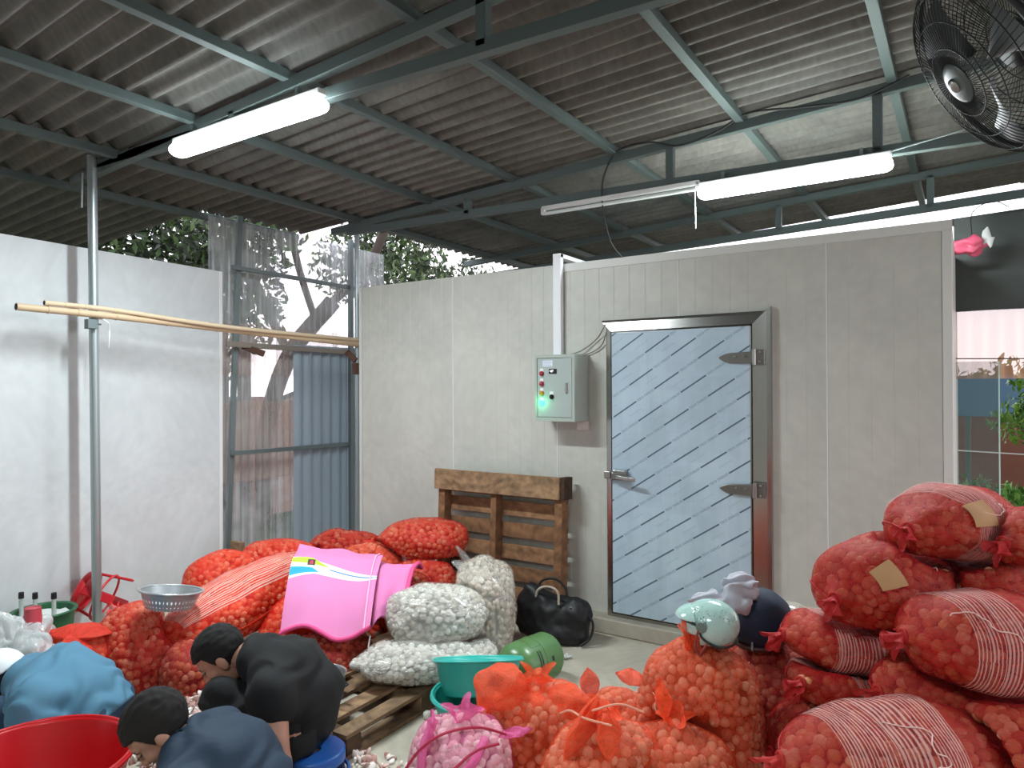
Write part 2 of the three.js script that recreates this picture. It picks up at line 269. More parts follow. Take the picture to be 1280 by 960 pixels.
  part(la, 'catch_box', rbox(0.05, 0.05, 0.05, 0.008, x0 - 0.012, ly + 0.004, Zf + 0.085), M.stainless);
  part(la, 'latch_body', rbox(0.1, 0.052, 0.045, 0.008, x0 + 0.07, ly, Zf + 0.1), M.stainlessDark);
  part(la, 'cover', rbox(0.085, 0.02, 0.05, 0.006, x0 + 0.075, ly + 0.03, Zf + 0.1), M.stainless);
  part(la, 'lever', merge([bar([x0 + 0.06, ly - 0.005, Zf + 0.13], [x0 + 0.2, ly - 0.012, Zf + 0.15], 0.014, 0.026, 0.006)]), M.stainless);
}
// ---------- control box, duct, cables ----------
{
  const bx = -2.3, by = 1.6, W = 0.305, Hh = 0.445, Zf = -4.24, D = 0.2, t = thing('control_box', 'grey steel control box with lit green lamp beside the cold-room door', 'control box', [bx, by, Zf]);
  const grey = std('#aab3ab', 0.45), dark = std('#4a4f4c', 0.6);
  part(t, 'housing', rbox(W, Hh, D, 0.006, 0, 0, D / 2), grey);
  const rim = new THREE.Shape(); rim.moveTo(-W / 2, -Hh / 2); rim.lineTo(W / 2, -Hh / 2); rim.lineTo(W / 2, Hh / 2); rim.lineTo(-W / 2, Hh / 2); rim.closePath();
  const ho = new THREE.Path(); ho.moveTo(-W / 2 + 0.018, -Hh / 2 + 0.026); ho.lineTo(-W / 2 + 0.018, Hh / 2 - 0.022); ho.lineTo(W / 2 - 0.02, Hh / 2 - 0.022); ho.lineTo(W / 2 - 0.02, -Hh / 2 + 0.026); ho.closePath(); rim.holes.push(ho);
  part(t, 'rim', new THREE.ExtrudeGeometry(rim, { depth: 0.012, bevelEnabled: true, bevelSize: 0.001, bevelThickness: 0.002, bevelSegments: 1, bevelOffset: -0.001 }).translate(0, 0, D - 0.002), grey);
  const door = part(t, 'box_door', rbox(W - 0.043, Hh - 0.053, 0.012, 0.003, -0.001, 0.002, D + 0.003), std('#a9b4b0', 0.42));
  const z = D + 0.009;
  const lab = canvasTex(256, 128, (c) => { c.fillStyle = '#dfe6f2'; c.fillRect(0, 0, 256, 128); c.fillStyle = '#8d99ad'; for (let i = 0; i < 4; i++) c.fillRect(14, 18 + i * 26, [200, 226, 180, 212][i], 8); });
  part(door, 'name_label', new THREE.PlaneGeometry(0.075, 0.04).translate(-0.052, 0.165, z + 0.001), std('#ffffff', 0.4, { map: lab }), 'white printed label');
  const btn = (x, y, c, name, em) => {
    part(door, 'button_plate', rbox(0.026, 0.02, 0.002, 0.0008, x, y + 0.024, z + 0.001), M.white);
    part(door, name, merge([rod([x, y, z - 0.004], [x, y, z + 0.01], 0.0165, 0.0165, 18).toNonIndexed(), new THREE.SphereGeometry(0.0145, 16, 8).scale(1, 1, 0.75).translate(x, y, z + 0.009).toNonIndexed()]), em ? std(c, 0.3, { emissive: c, emissiveIntensity: em }) : std(c, 0.35));
  };
  btn(-0.097, 0.098, '#a32a3e', 'red_button'); btn(-0.097, 0.03, '#a32a3e', 'red_button'); btn(-0.097, -0.034, '#c08a2c', 'amber_button'); btn(-0.097, -0.099, new THREE.Color(0.05, 0.95, 0.4), 'green_lamp', 2.2);
  const gl = new THREE.PointLight(new THREE.Color(0.1, 1, 0.45), 0.012); gl.name = 'green_lamp_light'; gl.position.set(-0.097, -0.099, z + 0.035); t.add(gl);
  const seg = canvasTex(128, 64, (c) => { c.fillStyle = '#10181a'; c.fillRect(0, 0, 128, 64); c.strokeStyle = '#ffffff'; c.lineWidth = 7; c.beginPath(); c.moveTo(14, 14); c.lineTo(14, 32); c.lineTo(38, 32); c.moveTo(38, 12); c.lineTo(38, 52); c.moveTo(52, 52); c.lineTo(52, 12); c.lineTo(76, 12); c.lineTo(76, 32); c.lineTo(52, 32); c.stroke(); });
  part(door, 'display', rbox(0.058, 0.032, 0.008, 0.002, -0.012, 0.112, z + 0.002), M.black);
  part(door, 'display_screen', new THREE.PlaneGeometry(0.05, 0.025).translate(-0.012, 0.112, z + 0.0065), std('#000000', 0.3, { emissive: '#ffffff', emissiveMap: seg, emissiveIntensity: 1.3 }));
  part(door, 'button_plate', rbox(0.028, 0.022, 0.002, 0.0008, -0.022, -0.034, z + 0.001), M.white);
  part(door, 'selector_switch', merge([rod([-0.02, -0.058, z - 0.004], [-0.02, -0.058, z + 0.008], 0.016, 0.016, 18).toNonIndexed(), rbox(0.01, 0.03, 0.014, 0.003, -0.02, -0.058, z + 0.014)]), M.black);
  part(door, 'lock', merge([rbox(0.016, 0.075, 0.008, 0.003, 0.092, 0.0, z + 0.003), rbox(0.012, 0.03, 0.01, 0.003, 0.092, -0.018, z + 0.008)]), M.stainless);
  part(t, 'socket', rbox(0.085, 0.065, 0.03, 0.006, 0.115, -0.255, 0.02), std('#d9cfcb', 0.5), 'small pale socket under the box');
  { const dg = thing('cable_duct', 'white plastic cable duct running from the control box up over the wall', 'cable duct'), dm = std('#eeeef2', 0.4); part(dg, 'upright', rbox(0.062, 0.72, 0.042, 0.004, -2.37, 2.17, Zf + 0.028), dm); part(dg, 'top_run', rbox(0.062, 0.03, 0.5, 0.004, -2.37, 2.515, Zf - 0.2), dm); }
  const cm = std('#8d8373', 0.6);
  solo('control_cable', merge([tube([[-2.31, 1.82, Zf + 0.05], [-2.2, 1.85, Zf + 0.03], [-2.08, 1.93, Zf + 0.02], [-2.0, 2.02, Zf + 0.05], [-1.99, 2.045, Zf + 0.03], [-1.96, 2.03, Zf + 0.04]], 0.004), tube([[-2.31, 1.82, Zf + 0.06], [-2.15, 1.83, Zf + 0.02], [-2.05, 1.88, Zf + 0.02], [-1.99, 1.99, Zf + 0.04], [-1.96, 2.04, Zf + 0.03]], 0.004)]), cm, 'thin grey-brown cables looping from control box to the door frame corner', 'cable');
}
// ---------- outside: trees, walls, tarpaulin and bushes ----------
const leafGeo = (() => { const g = new THREE.PlaneGeometry(1, 0.42, 2, 2); return deform(g, (v) => { const t = v.x + 0.5; v.y *= Math.sin(Math.PI * Math.min(0.98, t * 0.9 + 0.06)); v.z = -0.25 * (t - 0.5) * (t - 0.5) + Math.abs(v.y) * 0.3; }); })();
const leafMat = phys('#c8d8b4', 0.7, { side: THREE.DoubleSide, transmission: 0.3, thickness: 0 });
function foliage(parent, blobs, n, size, seed, tones) {
  const r = rng(seed), im = new THREE.InstancedMesh(leafGeo, leafMat, n), d = new THREE.Object3D(), c = new THREE.Color(), tot = blobs.reduce((s, b) => s + b[3] ** 2, 0);
  for (let i = 0; i < n; i++) {
    let k = r() * tot, b = blobs[0]; for (b of blobs) if ((k -= b[3] ** 2) < 0) break;
    const th = r() * 6.2832, z = 2 * r() - 1, q = Math.sqrt(1 - z * z), R = b[3] * Math.pow(r(), 0.45);
    d.position.set(b[0] + R * q * Math.cos(th), b[1] + R * z * 0.8, b[2] + R * q * Math.sin(th)); d.rotation.set(r() * 6, r() * 6, r() * 6); d.scale.setScalar(size * (0.6 + 0.8 * r())); d.updateMatrix();
    im.setMatrixAt(i, d.matrix); im.setColorAt(i, c.set(tones[Math.floor(r() * tones.length)]));
  }
  im.name = 'foliage'; im.userData.kind = 'stuff'; parent.add(im);
}
{
  const bark = std('#5b5149', 0.95, { map: dirtTex });
  const t1 = thing('tree', 'leaning tree with forked branches seen through the clear sheeting', 'tree', [-7.9, -0.16, -6.0]);
  part(t1, 'trunk', tube([[0, 0, 0], [0.1, 1.2, 0.05], [0.45, 2.2, -0.05], [1.0, 2.9, -0.3]], 0.11, 40, 10), bark);
  for (const [p, r] of [[[[0.45, 2.2, -0.05], [0.3, 3.0, 0.3], [0.0, 4.2, 0.6]], 0.06], [[[1.0, 2.9, -0.3], [1.4, 3.3, -0.5], [1.9, 4.1, -0.5]], 0.06], [[[0.8, 2.6, -0.2], [1.0, 3.4, 0.3], [0.9, 4.4, 0.4]], 0.045], [[[0.2, 1.6, 0.0], [0.7, 1.9, -0.6], [1.2, 2.0, -1.2]], 0.03]]) part(t1, 'branch', tube(p, r, 20, 7), bark);
  foliage(t1, [[0.2, 3.9, 0.9, 0.6], [1.5, 3.2, -0.6, 0.45], [0.5, 3.0, 0.5, 0.4], [0.9, 4.3, 0.2, 0.7], [1.5, 2.3, -1.1, 0.3], [-0.6, 3.2, 1.2, 0.8], [0.6, 2.9, 1.1, 0.6], [1.0, 3.6, 1.0, 0.7], [0.4, 2.2, 1.0, 0.45], [2.0, 3.0, -1.0, 0.5]], 3400, 0.1, 11, ['#3d4f30', '#53683f', '#2f3d28', '#6b8050']);
  const t2 = thing('tree', 'dense dark tree showing above the end of the left white wall', 'tree', [-9.3, -0.16, -4.6]);
  part(t2, 'trunk', tube([[0, 0, 0], [0.1, 1.6, 0], [0.0, 3.0, 0.1]], 0.12, 20, 10), bark);
  foliage(t2, [[0.2, 3.2, 0.4, 1.0], [0.6, 3.0, -0.5, 0.9], [0.8, 3.9, 0.0, 0.8], [1.6, 3.3, -0.4, 0.6], [-0.3, 3.2, 1.3, 0.9], [2.1, 2.6, -0.5, 0.55], [2.3, 3.4, -0.3, 0.7], [0.3, 2.6, 0.9, 0.8]], 6000, 0.13, 12, ['#2c3a24', '#3d5030', '#55703e', '#26301f']);
  const t3 = thing('tree', 'leafy tree beyond the far roof edge, over the cold room corner', 'tree', [-8.4, -0.16, -9.6]);
  part(t3, 'trunk', tube([[0, 0, 0], [0.1, 2.0, 0], [0.2, 4.2, 0.1]], 0.13, 20, 10), bark);
  foliage(t3, [[-0.6, 3.9, 0.9, 0.8], [0.4, 3.5, 0.2, 0.7], [0.0, 4.6, 0.6, 0.9], [1.1, 3.3, -0.4, 0.5], [0.6, 3.9, 1.0, 0.8], [1.6, 3.5, 0.4, 0.5]], 4200, 0.12, 13, ['#4b5f38', '#3a4c2e', '#6b8350', '#2f3d28']);
  const w = struct('wall_outside', 'low pinkish rendered garden wall outside the clear sheeting');
  part(w, 'wall_face', cbox(0.2, 1.7, 5.0, -8.3, 0.65, -6.6), std('#a8877a', 0.9, { map: dirtTex }));
  for (const [z, k] of [[-4.75, 0.12], [-5.05, 0.09]]) solo('timber_post', rod([-7.0, -0.16, z], [-7.02, 2.2 + k, z], 0.06 + k * 0.3, 0.055 + k * 0.2, 10), bark, k > 0.1 ? 'dark timber post outside the clear sheeting, the nearer of two' : 'thinner dark timber post outside the clear sheeting, the farther of two', 'post');
  // right-hand side
  const tp = deform(new THREE.PlaneGeometry(1.5, 0.62, 40, 14), (v) => { v.z = 0.02 * noise(v.x * 4, v.y * 3) + 0.015 * Math.sin(v.x * 9); });
  const tarpMat = std('#4a524e', 0.55, { side: THREE.DoubleSide, map: dirtTex });
  solo('tarpaulin', tp.translate(0.68, 2.405, -5.5), tarpMat, 'dark grey tarpaulin hung beyond the right end of the cold room', 'tarpaulin');
  const tint = phys('#e2ac84', 0.35, { transparent: true, opacity: 0.72, side: THREE.DoubleSide });
  const wav = (w2, h2, amp, x, y, z) => deform(new THREE.PlaneGeometry(w2, h2, 90, 1), (v) => { v.z = amp * Math.cos(v.x * 70); }).translate(x, y, z);
  solo('peach_sheet', wav(1.4, 0.5, 0.008, 0.62, 1.9, -5.62), tint, 'peach-tinted translucent corrugated sheet below the dark tarpaulin', 'sheeting');
  const gp = new THREE.Group(); gp.name = numbered('glass_pane'); scene.add(gp); gp.position.set(0.03, 0, -5.42); meta(gp, 'tall greenish glass pane standing past the right end of the cold room', 'glass pane');
  part(gp, 'pane', rbox(0.27, 1.76, 0.006, 0.002, 0, 0.88, 0), phys('#64807c', 0.08, { transparent: true, opacity: 0.26 }));
  part(gp, 'edge_strip', rbox(0.008, 1.76, 0.01, 0.002, 0.138, 0.88, 0), std('#bfe0d6', 0.2));
  for (const [y, c] of [[1.78, '#5d5148'], [1.185, '#c9d0cc']]) solo('wire', tube([[-0.1, y, -5.36], [0.5, y - 0.012, -5.36], [1.3, y, -5.36]], 0.004, 20, 6), std(c, 0.5), y > 1.5 ? 'thin dark wire under the peach sheet' : 'thin pale wire across the glass pane', 'wire');
  const brown = struct('wall_yard', 'brown brick yard wall behind the bushes at the right');
  part(brown, 'wall_face', cbox(4.5, 1.45, 0.2, 1.2, 0.55, -9.3), std('#7c4f3d', 0.9, { map: dirtTex }));
  const hg = thing('hedge', 'tall dark hedge behind the brown yard wall at the right', 'hedge', [0.4, -0.16, -10.2]);
  part(hg, 'stem', tube([[0, 0, 0], [0.1, 1.0, 0], [0, 2.0, 0.1]], 0.05, 12, 6), bark);
  foliage(hg, [[-0.8, 1.3, 0, 0.7], [0, 1.5, 0, 0.75], [0.8, 1.4, 0, 0.7], [-0.4, 0.7, 0.2, 0.6], [0.5, 0.7, 0.2, 0.6], [1.5, 1.4, 0, 0.7], [-1.5, 1.2, 0, 0.7]], 5200, 0.14, 23, ['#33452a', '#45603a', '#2a3a24', '#587a44']);
  solo('blue_sheet', rbox(1.6, 0.42, 0.02, 0.004, 0.0, 1.5, -8.6), std('#5b7f9c', 0.6), 'dull blue sheet leaning behind the greenish glass pane', 'sheet');
  solo('blue_sheet_post', rbox(0.05, 1.75, 0.05, 0.004, 0.0, 0.72, -8.64), M.galvDull, 'grey post carrying the dull blue sheet', 'post');
  const b1 = thing('bush', 'bright green bush beyond the glass pane, upper of the two', 'bush', [0.62, -0.16, -7.4]);
  part(b1, 'stem', tube([[0, 0, 0], [0.02, 0.8, 0], [-0.05, 1.7, 0.05]], 0.025, 12, 6), bark);
  foliage(b1, [[0, 1.75, 0, 0.34], [-0.22, 1.45, 0.1, 0.26], [0.2, 1.3, 0, 0.3], [0, 1.0, 0, 0.22]], 1500, 0.085, 21, ['#7fae3a', '#96c24c', '#5f8f2c', '#a9c860']);
  const b2 = thing('bush', 'darker low bush beyond the glass pane, lower of the two', 'bush', [0.45, -0.16, -6.7]);
  part(b2, 'stem', tube([[0, 0, 0], [0.02, 0.4, 0], [-0.03, 0.8, 0.03]], 0.02, 12, 6), bark);
  foliage(b2, [[0, 0.62, 0, 0.3], [-0.15, 0.85, 0.1, 0.22], [0.25, 0.5, 0, 0.3], [-0.5, 0.55, 0, 0.3], [-0.45, 0.85, 0, 0.25]], 2200, 0.08, 22, ['#5f9a3a', '#7fb653', '#4a7a2c', '#9aca6a']);
  const pb = thing('pink_bag', 'small pink plastic bag hanging before the dark tarpaulin', 'plastic bag', [0.03, 2.5, -5.28]);
  part(pb, 'bag', deform(new THREE.SphereGeometry(0.075, 24, 18), (v) => { const k = 1 + 0.9 * noise(v.x * 18, v.y * 18, v.z * 18); v.x *= 1.1 * k; v.z *= 0.6 * k; v.y *= 0.8 * k; }), std('#e05f7c', 0.4));
  part(pb, 'white_corner', deform(new THREE.SphereGeometry(0.035, 14, 10), (v) => { v.z *= 0.5; v.y *= 1.2 + 3 * noise(v.x * 30, v.y * 20); }).translate(0.085, 0.03, 0), std('#cfd3d0', 0.5), 'grey-white corner');
  part(pb, 'hanging_wire', tube([[0, 0.05, 0], [0.0, 0.2, -0.05], [0.05, 0.26, -0.1], [0.13, 0.285, -0.15], [0.2, 0.25, -0.2]], 0.003, 24, 5), M.black);
}
// ---------- garlic: bulbs and net sacks ----------
function bulbGeo(seed) {
  const r = rng(seed), k = 5 + Math.floor(r() * 3), ph = r() * 6, g = new THREE.SphereGeometry(1, 9, 7);
  deform(g, (v) => { const a = Math.atan2(v.z, v.x), q = Math.sqrt(Math.max(0, 1 - v.y * v.y)), l = 1 + 0.07 * Math.cos(k * a + ph) * q; v.x *= l; v.z *= l; v.y = v.y > 0.75 ? 0.75 + (v.y - 0.75) * 1.3 : v.y * 0.86; if (v.y > 0.75) { v.x *= 0.75; v.z *= 0.75; } });
  const h = mergeVertices(g.deleteAttribute('uv').deleteAttribute('normal')); h.computeVertexNormals(); return h;
}
const bulbGeos = [1, 2, 3].map(bulbGeo);
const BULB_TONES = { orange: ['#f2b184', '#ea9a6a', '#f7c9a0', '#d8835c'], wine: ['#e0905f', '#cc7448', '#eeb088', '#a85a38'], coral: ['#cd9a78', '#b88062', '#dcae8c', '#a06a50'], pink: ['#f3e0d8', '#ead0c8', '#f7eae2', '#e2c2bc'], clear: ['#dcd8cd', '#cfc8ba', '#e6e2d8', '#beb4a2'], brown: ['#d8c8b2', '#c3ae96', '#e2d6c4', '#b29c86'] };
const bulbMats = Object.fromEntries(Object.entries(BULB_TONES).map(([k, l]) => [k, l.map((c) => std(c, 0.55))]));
const bulbPlain = std('#ffffff', 0.55);
const weave = dataTex(128, (u, v) => { const n = tnoise(u, v, 5, 4), s = tnoise(u, v, 40, 2), a = 0.86 + 0.5 * n + 0.45 * s; return [a, a, a]; }, false, 2.2);
const netMat = (c, o, extra = {}) => std(c, 0.7, { transparent: true, opacity: o, alphaMap: weave, side: THREE.DoubleSide, ...extra });
const stripeTex = (() => { const r = rng(77), w = Array.from({ length: 64 }, () => [0.18 + 0.25 * r(), r()]); return dataTex(512, (u, v) => { const s = u * 64, i = Math.floor(s) % 64, f = s - Math.floor(s) - 0.3 - 0.25 * noise(v * 6, w[i][1] * 9), a = f > 0 && f < w[i][0] * 1.5 ? 0.95 : 0.05; return [a, a, a]; }, false, 1); })();
const NET = {
  orange: { net: netMat('#f02408', 0.66), solid: netMat('#ee3c1c', 0.8), core: std('#8c1c0c', 0.9), bulbs: 'orange', thread: '#f0b9a6' },
  red: { net: netMat('#d01408', 0.68), solid: netMat('#de2a1e', 0.85), core: std('#6e120c', 0.9), bulbs: 'orange', thread: '#f0b9a6' },
  pale: { net: netMat('#e04028', 0.64), solid: netMat('#e0402a', 0.85), core: std('#8a1e12', 0.9), bulbs: 'orange', thread: '#f0c2b2' },
  orangeE: { net: netMat('#e83a20', 0.74), solid: netMat('#e23a24', 0.85), core: std('#8c1c0c', 0.9), bulbs: 'orange', thread: '#e89a86' },
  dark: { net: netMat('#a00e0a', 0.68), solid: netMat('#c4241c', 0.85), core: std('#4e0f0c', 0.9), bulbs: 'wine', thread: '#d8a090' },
  coral: { net: netMat('#ff5526', 0.5), solid: netMat('#ff5a2c', 0.74), core: std('#6a1f12', 0.9), bulbs: 'coral', thread: '#f5a58a' },
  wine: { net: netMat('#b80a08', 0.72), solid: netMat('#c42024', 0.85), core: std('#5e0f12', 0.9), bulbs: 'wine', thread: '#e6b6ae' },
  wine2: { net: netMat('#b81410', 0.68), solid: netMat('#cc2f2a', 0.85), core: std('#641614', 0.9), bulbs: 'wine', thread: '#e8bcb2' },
  pink: { net: netMat('#ee6ea6', 0.42), solid: netMat('#f06aa8', 0.8), core: std('#b98a90', 0.9), bulbs: 'pink', thread: '#d43a6a' },
  clear: { net: null, solid: null, core: std('#9a948a', 0.9), bulbs: 'clear' },
};
const crinkle = dataTex(256, (u, v) => { const n = Math.abs(tnoise(u, v, 7, 3)), m = Math.abs(tnoise(u + 0.4, v + 0.2, 16, 3)), g = 0.3 + n * 1.3 + m * 0.7; return [g, g, g]; }, false, 2);
const filmMat = phys('#e6e5df', 0.16, { transparent: true, opacity: 0.36, bumpMap: crinkle, bumpScale: 0.02, side: THREE.DoubleSide, specularIntensity: 1.6, clearcoat: 1, clearcoatRoughness: 0.08 });
NET.clear.net = filmMat; NET.clear.solid = filmMat;
const spow = (x, p) => Math.sign(x) * Math.pow(Math.abs(x), p);
// surface of a stuffed sack lying along x: (u round it, v along it from the sewn end to the tied end)
function sackSurface(a, b, c, seed, o = {}) {
  const P = o.p ?? 2.7, Q = o.q ?? 2.3, lump = o.lump ?? 0.022;
  return (u, v, off = 0, out = V(0, 0, 0)) => {
    const ph = (v - 0.5) * Math.PI, th = u * Math.PI * 2, x = spow(Math.sin(ph), 2 / P), r = spow(Math.cos(ph), 2 / P), cy = spow(Math.sin(th), 2 / Q), cz = spow(Math.cos(th), 2 / Q);
    const pole = Math.exp(-Math.pow((0.5 * Math.PI - ph) / 0.16, 2)), pole2 = Math.exp(-Math.pow((0.5 * Math.PI + ph) / 0.14, 2));
    out.set(a * x + pole * 0.035 - pole2 * 0.0, b * r * cy, c * r * cz);
    const n = V(x / a, (r * cy) / b, (r * cz) / c).normalize(), s = seed * 7.31, k = 4.2;
    const d = lump * (noise(out.x * k + s, out.y * k, out.z * k) + 0.6 * noise(out.x * k * 2.3, out.y * k * 2.3 + s, out.z * k * 2.3)) * Math.min(1, r * 2);
    out.addScaledVector(n, d + off);
    if (out.y < -0.72 * b) out.y = -0.72 * b + (out.y + 0.72 * b) * 0.45 - 0.0;
    if (o.bend) out.y += o.bend * (out.x / a) * (out.x / a);
    if (o.taper) { const t = 1 - o.taper * (out.x / a * 0.5 + 0.5); out.y *= t; out.z *= t; }
    return out;
  };
}
function gridGeo(f, nu, nv, u0 = 0, u1 = 1, v0 = 0, v1 = 1, su = 1, sv = 1) {
  const pos = [], uv = [], idx = [], p = V(0, 0, 0);
  for (let j = 0; j <= nv; j++) for (let i = 0; i <= nu; i++) { const u = mix(u0, u1, i / nu), v = mix(v0, v1, j / nv); f(u, v, p); pos.push(p.x, p.y, p.z); uv.push(u * su, v * sv); }
  for (let j = 0; j < nv; j++) for (let i = 0; i < nu; i++) { const q = j * (nu + 1) + i; idx.push(q, q + nu + 1, q + 1, q + 1, q + nu + 1, q + nu + 2); }
  const g = new THREE.BufferGeometry(); g.setAttribute('position', new THREE.Float32BufferAttribute(pos, 3)); g.setAttribute('uv', new THREE.Float32BufferAttribute(uv, 2)); g.setIndex(idx); g.computeVertexNormals(); return g;
}
const tailGeo = (L, r0, r1, k, seed) => gridGeo((u, v, p) => { const a = u * 6.2832, w = Math.pow(v, 1.3), r = mix(r0, r1, w) * (1 + 0.4 * w * Math.cos(k * a + seed)); p.set(v * L + 0.02 * w * Math.cos(3 * a + seed), r * Math.cos(a), r * Math.sin(a)); }, 42, 10, 0, 1, 0, 1);
const earGeo = (L, w, seed) => gridGeo((u, v, p) => { const a = u * 6.2832, r = Math.sin(Math.pow(v, 0.8) * Math.PI) * w * (0.55 + 0.45 * v); p.set(v * L, r * Math.sin(a) * 0.28 + 0.015 * noise(v * 4, seed, a), r * Math.cos(a)); }, 24, 16);
const threadMat = std('#e8c6be', 0.8), labelMat = std('#b98f63', 0.8), tagMat = std('#efe9e4', 0.6);
const placed = [];
const inside = (k, p) => Math.pow(Math.abs(p.x / k.a), 2.7) + Math.pow(Math.pow(Math.abs(p.y / k.b), 2.3) + Math.pow(Math.abs(p.z / k.c), 2.3), 2.7 / 2.3);
function makeSack(A, B, b, c, kind, seed, flags, label, floorY) {
  const pa = V(...A), pb = V(...B), N = NET[kind], R = rng(seed * 131 + 7), near = pa.clone().add(pb).multiplyScalar(0.5);
  let a = pa.distanceTo(pb) / 2, dir = pb.clone().sub(pa).normalize();
  const standing = Math.abs(dir.y) > 0.75; if (!standing) { near.y -= 0.06 * b; b *= 0.93; }
  if (floorY !== undefined) { // reaches down to what it stands on
    if (standing) { const low = floorY, top = Math.max(pa.y, pb.y); a = (top - low) / 2; dir.set(0, 1, 0); near.y = (top + low) / 2; } else { const top = near.y + b; b = (top - floorY) / 2 / 0.94; near.y = floorY + b * 0.87; }
  }
  const side = V(0, 1, 0).cross(dir); if (side.length() < 0.1) side.set(0, 0, 1); side.normalize();
  const up = dir.clone().cross(side).normalize(); if (standing) { side.set(Math.cos(seed), 0, Math.sin(seed)); up.copy(side).cross(dir); }
  const t = thing('garlic_sack', label, 'sack', [near.x, near.y, near.z], 0, seed < 20 ? 'net sacks of the left pile' : seed < 30 ? 'clear bags of white bulbs' : seed < 40 ? 'net sacks standing in the middle' : 'net sacks of the right-hand pile');
  t.quaternion.setFromRotationMatrix(new THREE.Matrix4().makeBasis(dir, up, dir.clone().cross(up)));
  const plump = standing ? { p: 3.2, q: 2.2, lump: 0.026 } : { p: 2.35, q: 2.12 };
  t.updateMatrixWorld(true);
  // soft sacks: this one gives way where an earlier one already lies
  const S0 = sackSurface(a, b, c, seed, plump), nearBy = placed.filter((k) => k.t.position.distanceTo(near) < Math.max(k.a, k.b, k.c) + Math.max(a, b, c) + 0.1).map((k) => ({ ...k, m: k.t.matrixWorld.clone().invert().multiply(t.matrixWorld) })), tmp = V(0, 0, 0), O = V(0, 0, 0);
  const solid = nearBy.filter((k) => inside(k, O.set(0, 0, 0).applyMatrix4(k.m)) > 1.15);
  const S = (u, v, off = 0, out = V(0, 0, 0)) => {
    S0(u, v, off, out); S.hit = false;
    for (const k of solid) { const e0 = inside(k, tmp.copy(out).applyMatrix4(k.m)); if (e0 < 1.25) S.hit = true; if (e0 >= 1.08) continue; let lo = 0, hi = 1; for (let i = 0; i < 9; i++) { const s = (lo + hi) / 2; inside(k, tmp.copy(out).multiplyScalar(s).applyMatrix4(k.m)) < 1.08 ? hi = s : lo = s; } S.hit = true; out.multiplyScalar(Math.max(lo, 0.25)).addScaledVector(tmp.copy(out).normalize(), Math.min(0, off)); }
    return out;
  };
  placed.push({ t, a: a + 0.018, b: b + 0.018, c: c + 0.018 });
  const f = (off) => (u, v, p) => S(u, v, off, p);
  const clear = kind === 'clear';
  part(t, 'net', gridGeo(f(0.006), 56, 44, 0, 1, 0, 1, 2 * Math.PI * c, 2 * a), N.net);
  part(t, 'filling', gridGeo(f(-0.03), 32, 24), N.core);
  // bulbs under the skin
  const D = 0.0415, pts = [], cell = new Map(), key = (p) => [p.x, p.y, p.z].map((q) => Math.floor(q / D)).join(), p = V(0, 0, 0), q = V(0, 0, 0), q2 = V(0, 0, 0), n = V(0, 0, 0);
  for (let i = 0; i < 6500; i++) {
    const u = R(), v = Math.acos(1 - 2 * R()) / Math.PI; S(u, v, 0, p); if (S.hit) continue;
    let ok = true; const [x, y, z] = [p.x, p.y, p.z].map((w) => Math.floor(w / D));
    for (let dx = -1; dx < 2 && ok; dx++) for (let dy = -1; dy < 2 && ok; dy++) for (let dz = -1; dz < 2 && ok; dz++) for (const m of cell.get([x + dx, y + dy, z + dz].join()) ?? []) if (m.distanceToSquared(p) < D * D * 0.5) { ok = false; break; }
    if (!ok) continue;
    const w = p.clone(); const k = key(p); cell.has(k) ? cell.get(k).push(w) : cell.set(k, [w]);
    S((u + 0.004) % 1, v, 0, q); S(u, Math.min(0.999, v + 0.004), 0, q2); n.copy(q2.sub(p)).cross(q.sub(p)).normalize(); if (n.dot(p) < 0) n.negate();
    pts.push([w, n.clone()]);
  }
  t.updateMatrixWorld(true);
  const own = [], mats = bulbMats[flags.includes('flap') ? 'brown' : N.bulbs], dummy = new THREE.Object3D(), eye = t.worldToLocal(V(0, 1.6, 0)), rest = [];
  const dist = near.distanceTo(V(0, 1.6, 0)), single = dist < 3.35 && seed < 60;
  for (const [w, nn] of pts) {
    const s = 0.0205 * (0.84 + 0.3 * R()); dummy.position.copy(w).addScaledVector(nn, -s * 0.86); dummy.scale.setScalar(s); dummy.rotation.set(R() * 6.28, R() * 6.28, R() * 6.28); dummy.updateMatrix();
    const facing = eye.clone().sub(w).normalize().dot(nn), col = Math.floor(R() * 4), gi = Math.floor(R() * 3);
    if (single && facing > 0.12 && own.length < 290) { const m = part(t, 'garlic_bulb', bulbGeos[gi], mats[col]); m.position.copy(dummy.position); m.quaternion.copy(dummy.quaternion); m.scale.copy(dummy.scale); own.push(m); }
    else rest.push([dummy.matrix.clone(), mats[col].color]);
  }
  const im = new THREE.InstancedMesh(bulbGeos[seed % 3], bulbPlain, rest.length); im.name = 'garlic_bulbs'; im.userData.kind = 'stuff'; im.castShadow = im.receiveShadow = true;
  rest.forEach(([m, cc], i) => { im.setMatrixAt(i, m); im.setColorAt(i, cc); }); t.add(im);
  // what else it carries
  const th = () => std(N.thread ?? '#ffffff', 0.7), bandMat = std(N.thread ?? '#fff', 0.75, { transparent: true, opacity: 0.6, alphaMap: stripeTex, side: THREE.DoubleSide });
  const patch = (u0, u1, v0, v1, su, sv, mat, name, off = 0.01) => part(t, name, gridGeo(f(off), 40, 20, u0, u1, v0, v1, su, sv), mat);
  if (!clear && !standing) { const tl = part(t, 'tied_neck', tailGeo(0.055, 0.014, 0.034, 5, seed), N.solid); tl.position.set(a + 0.03, 0.0, 0); tl.rotation.z = -0.5; part(t, 'twine', new THREE.TorusGeometry(0.02, 0.005, 8, 18).rotateY(Math.PI / 2).translate(a + 0.035, 0, 0), N.solid); }
  const bandColor = flags === 'bandU' ? '#f8dccf' : null;
